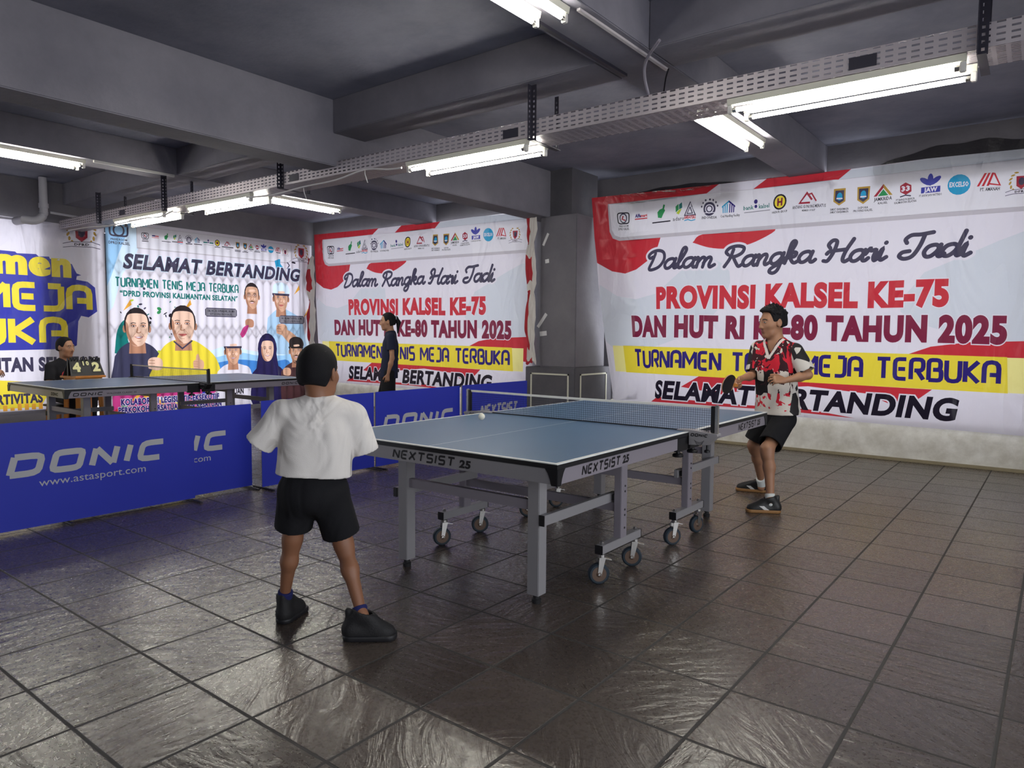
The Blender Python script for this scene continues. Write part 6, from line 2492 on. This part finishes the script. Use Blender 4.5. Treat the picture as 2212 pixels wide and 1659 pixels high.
def jersey_material():
    k = NT('patterned_jersey')
    p = k.n('ShaderNodeBsdfPrincipled', i_Roughness=.75)
    p.inputs['Specular IOR Level'].default_value = .25
    sp = k.n('ShaderNodeSeparateXYZ')
    k.l(k.pos(), sp.inputs[0])
    z = sp.outputs[2]
    mp = k.n('ShaderNodeMapping')
    mp.inputs['Rotation'].default_value = (.3, .6, .5)
    mp.inputs['Scale'].default_value = (1, 1, .55)
    k.l(k.pos(), mp.inputs[0])
    n1 = k.n('ShaderNodeTexNoise', i_Scale=11.0, i_Detail=2.5, i_Roughness=.6, i_Distortion=1.6)
    k.l(mp.outputs[0], n1.inputs['Vector'])
    n2 = k.n('ShaderNodeTexVoronoi', i_Scale=13.0)
    k.l(mp.outputs[0], n2.inputs['Vector'])
    n3 = k.n('ShaderNodeTexNoise', i_Scale=7.0, i_Detail=2.0, i_Distortion=2.4)
    k.l(k.pos(), n3.inputs['Vector'])
    white, red, black, wine = rgb(216, 208, 200), rgb(206, 36, 56), rgb(26, 22, 26), rgb(58, 26, 34)
    # chest: red shards on wine black; middle: black and white; hem: white with red splashes
    def step(v, a, b):
        r_ = k.n('ShaderNodeMapRange')
        r_.inputs[1].default_value = a
        r_.inputs[2].default_value = b
        k.l(v, r_.inputs[0])
        return r_.outputs[0]
    zz = k.math('ADD', z, k.math('MULTIPLY', k.math('SUBTRACT', n3.outputs[0], .5), .16))
    chest = k.mix(k.math('GREATER_THAN', n1.outputs[0], .53), wine, red)
    chest = k.mix(k.math('GREATER_THAN', n3.outputs[0], .63), chest, white)
    midc = k.mix(k.math('GREATER_THAN', n2.outputs['Color'], .45), black, white)
    midc = k.mix(k.math('GREATER_THAN', n1.outputs[0], .60), midc, wine)
    low = k.mix(k.math('GREATER_THAN', n1.outputs[0], .57), white, red)
    c = k.mix(k.math('GREATER_THAN', zz, 1.04), midc, chest)
    c = k.mix(k.math('LESS_THAN', zz, .86), c, low)
    c = k.mix(k.math('LESS_THAN', zz, .755), c, white)
    k.l(c, p.inputs['Base Color'])
    nb = k.n('ShaderNodeTexNoise', i_Scale=260.0)
    bp = k.n('ShaderNodeBump', i_Strength=.2, i_Distance=.01)
    k.l(nb.outputs[0], bp.inputs['Height'])
    k.l(bp.outputs[0], p.inputs['Normal'])
    k.l(p.outputs[0], k.out.inputs[0])
    return k.m


def sleeve_material():
    k = NT('patterned_sleeve')
    p = k.n('ShaderNodeBsdfPrincipled', i_Roughness=.75)
    n2 = k.n('ShaderNodeTexVoronoi', i_Scale=12.0)
    k.l(k.pos(), n2.inputs['Vector'])
    k.l(k.mix(k.math('GREATER_THAN', n2.outputs['Color'], .5), rgb(26, 22, 26), rgb(214, 208, 202)), p.inputs['Base Color'])
    k.l(p.outputs[0], k.out.inputs[0])
    return k.m


mid_, lat_, neck_, fw_, up_ = B.mid, B.lat, B.J['neck'], B.fwd, B.up


def jersey_pick(P):
    u = np.abs((P - mid_) @ lat_)
    d = np.linalg.norm(P - (neck_ + fw_ * .012 - up_ * .0), axis=1)
    mi = np.where(u > .158, 1, 0)
    # collar trim along the V
    q = P - neck_
    fr, la, hh = q @ fw_, np.abs(q @ lat_), q @ up_
    v = (fr > .02) & (np.abs(la - (.012 + (hh + .105) * .52)) < .012) & (hh > -.13) & (hh < .03) & (la < .085)
    mi = np.where(v, 2, mi)
    return mi


M_TRIM = mat('white_collar_trim', rgb(222, 214, 210), .8)
shirt(B, opp, [jersey_material(), sleeve_material(), M_TRIM], HB, t=.016, hem=(.655, 1.785, .705), sleeve=(.86, .86), flare=.022, wr=.006, seed=31, sl_t=.028, vneck=.085, name='jersey', pick=jersey_pick, collar=.010)
shorts(B, opp, M_SHORT, HB, (.645, 1.785, .76), (.84, .84), t=.014, flare=.020, wr=.005, seed=7)
M_GSHOE = mat('black_sport_shoe', rgb(26, 26, 28), .5)
M_GUM = mat('gum_sole', rgb(150, 108, 62), .6)
M_STRIPE = mat('white_shoe_stripe', rgb(212, 212, 212), .5)
M_WSOCK = cloth_mat('white_sock', rgb(218, 222, 220))
shoe(opp, J['La'], (.786, 1.470, 0), (.570, 1.348, 0), .98, M_GSHOE, M_GUM, .0045, M_STRIPE, laces=M_BLACK)
shoe(opp, J['Ra'], (.470, 2.110, 0), (.235, 2.045, 0), .98, M_GSHOE, M_GUM, .0045, M_STRIPE, laces=M_BLACK)
sock(opp, J['La'], J['Lk'], .98, M_WSOCK, .045)
sock(opp, J['Ra'], J['Rk'], .98, M_WSOCK, .045)
for o in list(opp.children):
    o.location = -Vector(opp.location)
wr = np.array(J['Rw'])
paddle('black rubbered bat held by the boy in the patterned jersey', wr + fR * .072 + pR * .028 + bd * .135, pR - bd * (pR @ bd), -bd, M_BLACK, M_RED)

# ================================================================== the girl with the ponytail
g0 = np.array([-4.73, 2.62, 0.0])
fw = unit(np.array([-.671, -.741, 0.0]))
rt = np.array([-.741, .671, 0.0])
up = np.array([0, 0, 1.0])


def gp(r, f, z):
    return g0 + rt * r + fw * f + up * z


J = dict(Ls=gp(-.145, -.035, 1.27), Rs=gp(.145, -.035, 1.27), neck=gp(0, -.035, 1.325), Le=gp(-.185, -.05, 1.0), Re=gp(.185, -.03, 1.0),
         Lw=gp(-.185, .005, .785), Rw=gp(.185, .02, .785), Lh=gp(-.085, -.01, .80), Rh=gp(.085, -.01, .80), Lk=gp(-.085, .01, .44), Rk=gp(.085, .05, .44),
         La=gp(-.085, -.03, .09), Ra=gp(.085, .02, .09))
B = Body(J, .92, .90, .88, .92)
girl = empty('person', (-4.73, 2.62, 0))
tag(girl, 'girl with a ponytail in a navy shirt standing in profile behind the barriers', 'person')
hd_c = gp(0, .005, 1.478)
hd_R = frame_from(tuple(fw + up * -.06))
dn = unit(np.array([0, 0, -1.0]) + fw * .12)
hands = [((J['Lw'], dn, rt, fw), dict(s=.88, curl=(22, 28, 18))), ((J['Rw'], dn, -rt, fw), dict(s=.88, curl=(22, 28, 18)))]
HB = .006
make_person(B, girl, hd_c, hd_R, 1.0, HB, SKIN_C, hands)
hair_cap('hair', hd_c, hd_R, 1.0, girl, .005, top=.010, side=.006, hairline=.066, nape=-.056, seed=14, spiky=.0015)
f = Field(hd_c - .26, hd_c + .20, .005)
pb = hd_c - fw * .112 + up * .052
f.cap(hd_c - fw * .085 + up * .045, pb, .024, .022, .01)
f.cap(pb, pb - fw * .028 - up * .06, .024, .030, .015)
f.cap(pb - fw * .028 - up * .06, pb - fw * .020 - up * .20, .030, .010, .015)
f.wrinkle(.003, 5, .3, 2.5)
solid('ponytail', f, [M_HAIR], girl, None, 1)
b = MB().tube([tuple(pb + unit(np.cross(fw, rt) * 1.0) * 0 + (rt * math.cos(t) + up * math.sin(t)) * .026) for t in np.linspace(0, 6.283, 15)], .007, 8)
b.build('hair_tie', mat('pale_hair_tie', rgb(190, 190, 204), .6), girl, smooth=True)
M_NAVY = creased_cloth('navy_cotton', rgb(34, 38, 60), .010)
shirt(B, girl, M_NAVY, HB, t=.015, hem=gp(0, -.01, .735), sleeve=(.62, .62), flare=.024, wr=.005, seed=17, sl_t=.020, collar=.004)
shorts(B, girl, M_SHORT, HB, gp(0, 0, .84), (1.0, 1.0), t=.014, flare=.034, wr=.005, seed=9)
V, T = join_vt(ribbon(ell_pts(0, .01, .014, .016, 9, a0=-1, a1=4), .008), ribbon([(-.022, -.016), (.022, -.016)], .008))
flat_mesh('chest_badge', V, T, lambda u, v: tuple(gp(-.075 + u, .099, 1.145 + v)), mat('yellow_print', rgb(198, 190, 70), .7), girl)
shoe(girl, J['La'], J['La'] * [1, 1, 0] - fw * .07, J['La'] * [1, 1, 0] + fw * .17, .92, M_GSHOE, M_SOLE, .006)
shoe(girl, J['Ra'], J['Ra'] * [1, 1, 0] - fw * .07, J['Ra'] * [1, 1, 0] + fw * .17, .92, M_GSHOE, M_SOLE, .006)
for o in list(girl.children):
    o.location = -Vector(girl.location)

# ================================================================== the umpire on his stool
g0 = np.array([-7.62, -.235, 0.0])
fw = unit(np.array([.97, .10, 0.0]))
rt = np.cross(fw, up)
J = dict(Ls=gp(-.165, .02, .885), Rs=gp(.165, .02, .875), neck=gp(0, .03, .945), Le=gp(-.215, .06, .64), Re=gp(.215, .08, .64),
         Lw=gp(-.13, .27, .60), Rw=gp(.13, .29, .60), Lh=gp(-.09, .0, .52), Rh=gp(.09, .0, .52), Lk=gp(-.13, .40, .50), Rk=gp(.13, .40, .50),
         La=gp(-.13, .36, .09), Ra=gp(.13, .38, .09))
B = Body(J, .95, .98, .95, .98)
ump = empty('person', (-7.62, -.235, 0))
tag(ump, 'man in a black printed T-shirt seated behind the flip scoreboard', 'person')
hd_c = gp(0, .06, 1.118)
hd_R = frame_from(tuple(unit(fw * .92 + np.array([.0, .38, 0])) + up * -.08))
hands = [((J['Lw'], fw, -up, rt), dict(s=.95, curl=(25, 30, 20))), ((J['Rw'], fw, -up, -rt), dict(s=.95, curl=(25, 30, 20)))]
HB = .0065
make_person(B, ump, hd_c, hd_R, 1.08, HB, SKIN_B, hands)
hair_cap('hair', hd_c, hd_R, 1.08, ump, .0055, top=.008, side=.006, hairline=.072, nape=-.045, seed=24, spiky=.002)
M_BTEE = creased_cloth('black_cotton', rgb(34, 34, 40), .010)
shirt(B, ump, M_BTEE, HB, t=.015, hem=gp(0, .0, .53), sleeve=(.72, .72), flare=.012, wr=.005, seed=19, sl_t=.022, collar=.004)
shorts(B, ump, cloth_mat('dark_trouser_cloth', rgb(36, 36, 44)), HB, gp(0, 0, .60), (1.05, 1.05), t=.012, flare=.012, wr=.004, seed=23, name='trousers')
f = Field(np.minimum(J['La'], J['Rk']) - .25, np.maximum(J['Lk'], J['Ra']) + .25, HB)
for s in 'LR':
    f.cap(J[s + 'k'], J[s + 'a'], .066, .056, .02)
f.cut(J['La'], -up)
solid('trouser_leg', f, [MATS['dark_trouser_cloth']], ump, None, 1)
V, T = join_vt(([p for p in ell_pts(0, 0, .052, .052, 20)], [(0, i, i + 1) for i in range(1, 19)]))
flat_mesh('chest_print', V, T, lambda u, v: tuple(gp(.045 - u, .150, .775 + v)), mat('red_shirt_print', rgb(200, 50, 66), .7), ump)
V, T = join_vt(fit_text('fight', -.05, .07, -.075, -.045, .05, 0, .2, 2), ribbon([(-.04, -.088), (.08, -.085)], .008))
flat_mesh('chest_print', V, T, lambda u, v: tuple(gp(.035 - (-u), .148, .775 + v)), M_STRIPE, ump)
shoe(ump, J['La'], J['La'] * [1, 1, 0] - fw * .07, J['La'] * [1, 1, 0] + fw * .20, 1.0, M_GSHOE, M_SOLE, .0065)
shoe(ump, J['Ra'], J['Ra'] * [1, 1, 0] - fw * .07, J['Ra'] * [1, 1, 0] + fw * .20, 1.0, M_GSHOE, M_SOLE, .0065)
for o in list(ump.children):
    o.location = -Vector(ump.location)

# ================================================================== the player at the far table, only a hand in the picture
g0 = np.array([-6.12, -1.86, 0.0])
fw = unit(np.array([.05, 1.0, 0.0]))
rt = np.cross(fw, up)
J = dict(Ls=gp(-.18, .02, 1.30), Rs=gp(.18, .02, 1.30), neck=gp(0, .0, 1.38), Le=gp(-.25, .02, 1.03), Re=gp(.20, .10, 1.02),
         Lw=gp(-.16, .24, .98), Rw=gp(.13, .375, .925), Lh=gp(-.09, -.06, .82), Rh=gp(.09, -.06, .82), Lk=gp(-.14, .02, .45), Rk=gp(.14, .02, .45),
         La=gp(-.18, -.08, .09), Ra=gp(.18, -.08, .09))
B = Body(J, .97, 1.0, .97, 1.0)
pl = empty('person', (-6.12, -1.86, 0))
tag(pl, 'player of whom only an open hand reaches in at the end of the far table', 'person')
hd_c = gp(0, .05, 1.545)
hd_R = frame_from(tuple(fw + up * -.1))
hands = [((J['Lw'], fw, rt, up), dict(s=1.0, curl=(40, 45, 30))), ((J['Rw'], unit(fw + rt * .12 - up * .22), unit(-rt * .5 - up * .6), up * .6 - rt), dict(s=1.02, curl=(24, 30, 18), spread=.10))]
make_person(B, pl, hd_c, hd_R, 1.05, HB, SKIN_C, hands)
hair_cap('hair', hd_c, hd_R, 1.05, pl, .0055, seed=30)
shirt(B, pl, cloth_mat('maroon_cotton', rgb(120, 40, 50)), HB, t=.015, hem=gp(0, -.06, .74), sleeve=(.62, .62), flare=.02, seed=33, collar=.004)
shorts(B, pl, M_SHORT, HB, gp(0, -.06, .88), (.85, .85), seed=35)
shoe(pl, J['La'], J['La'] * [1, 1, 0] - fw * .07, J['La'] * [1, 1, 0] + fw * .20, 1.0, M_GSHOE, M_SOLE, .0065)
shoe(pl, J['Ra'], J['Ra'] * [1, 1, 0] - fw * .07, J['Ra'] * [1, 1, 0] + fw * .20, 1.0, M_GSHOE, M_SOLE, .0065)
for o in list(pl.children):
    o.location = -Vector(pl.location)
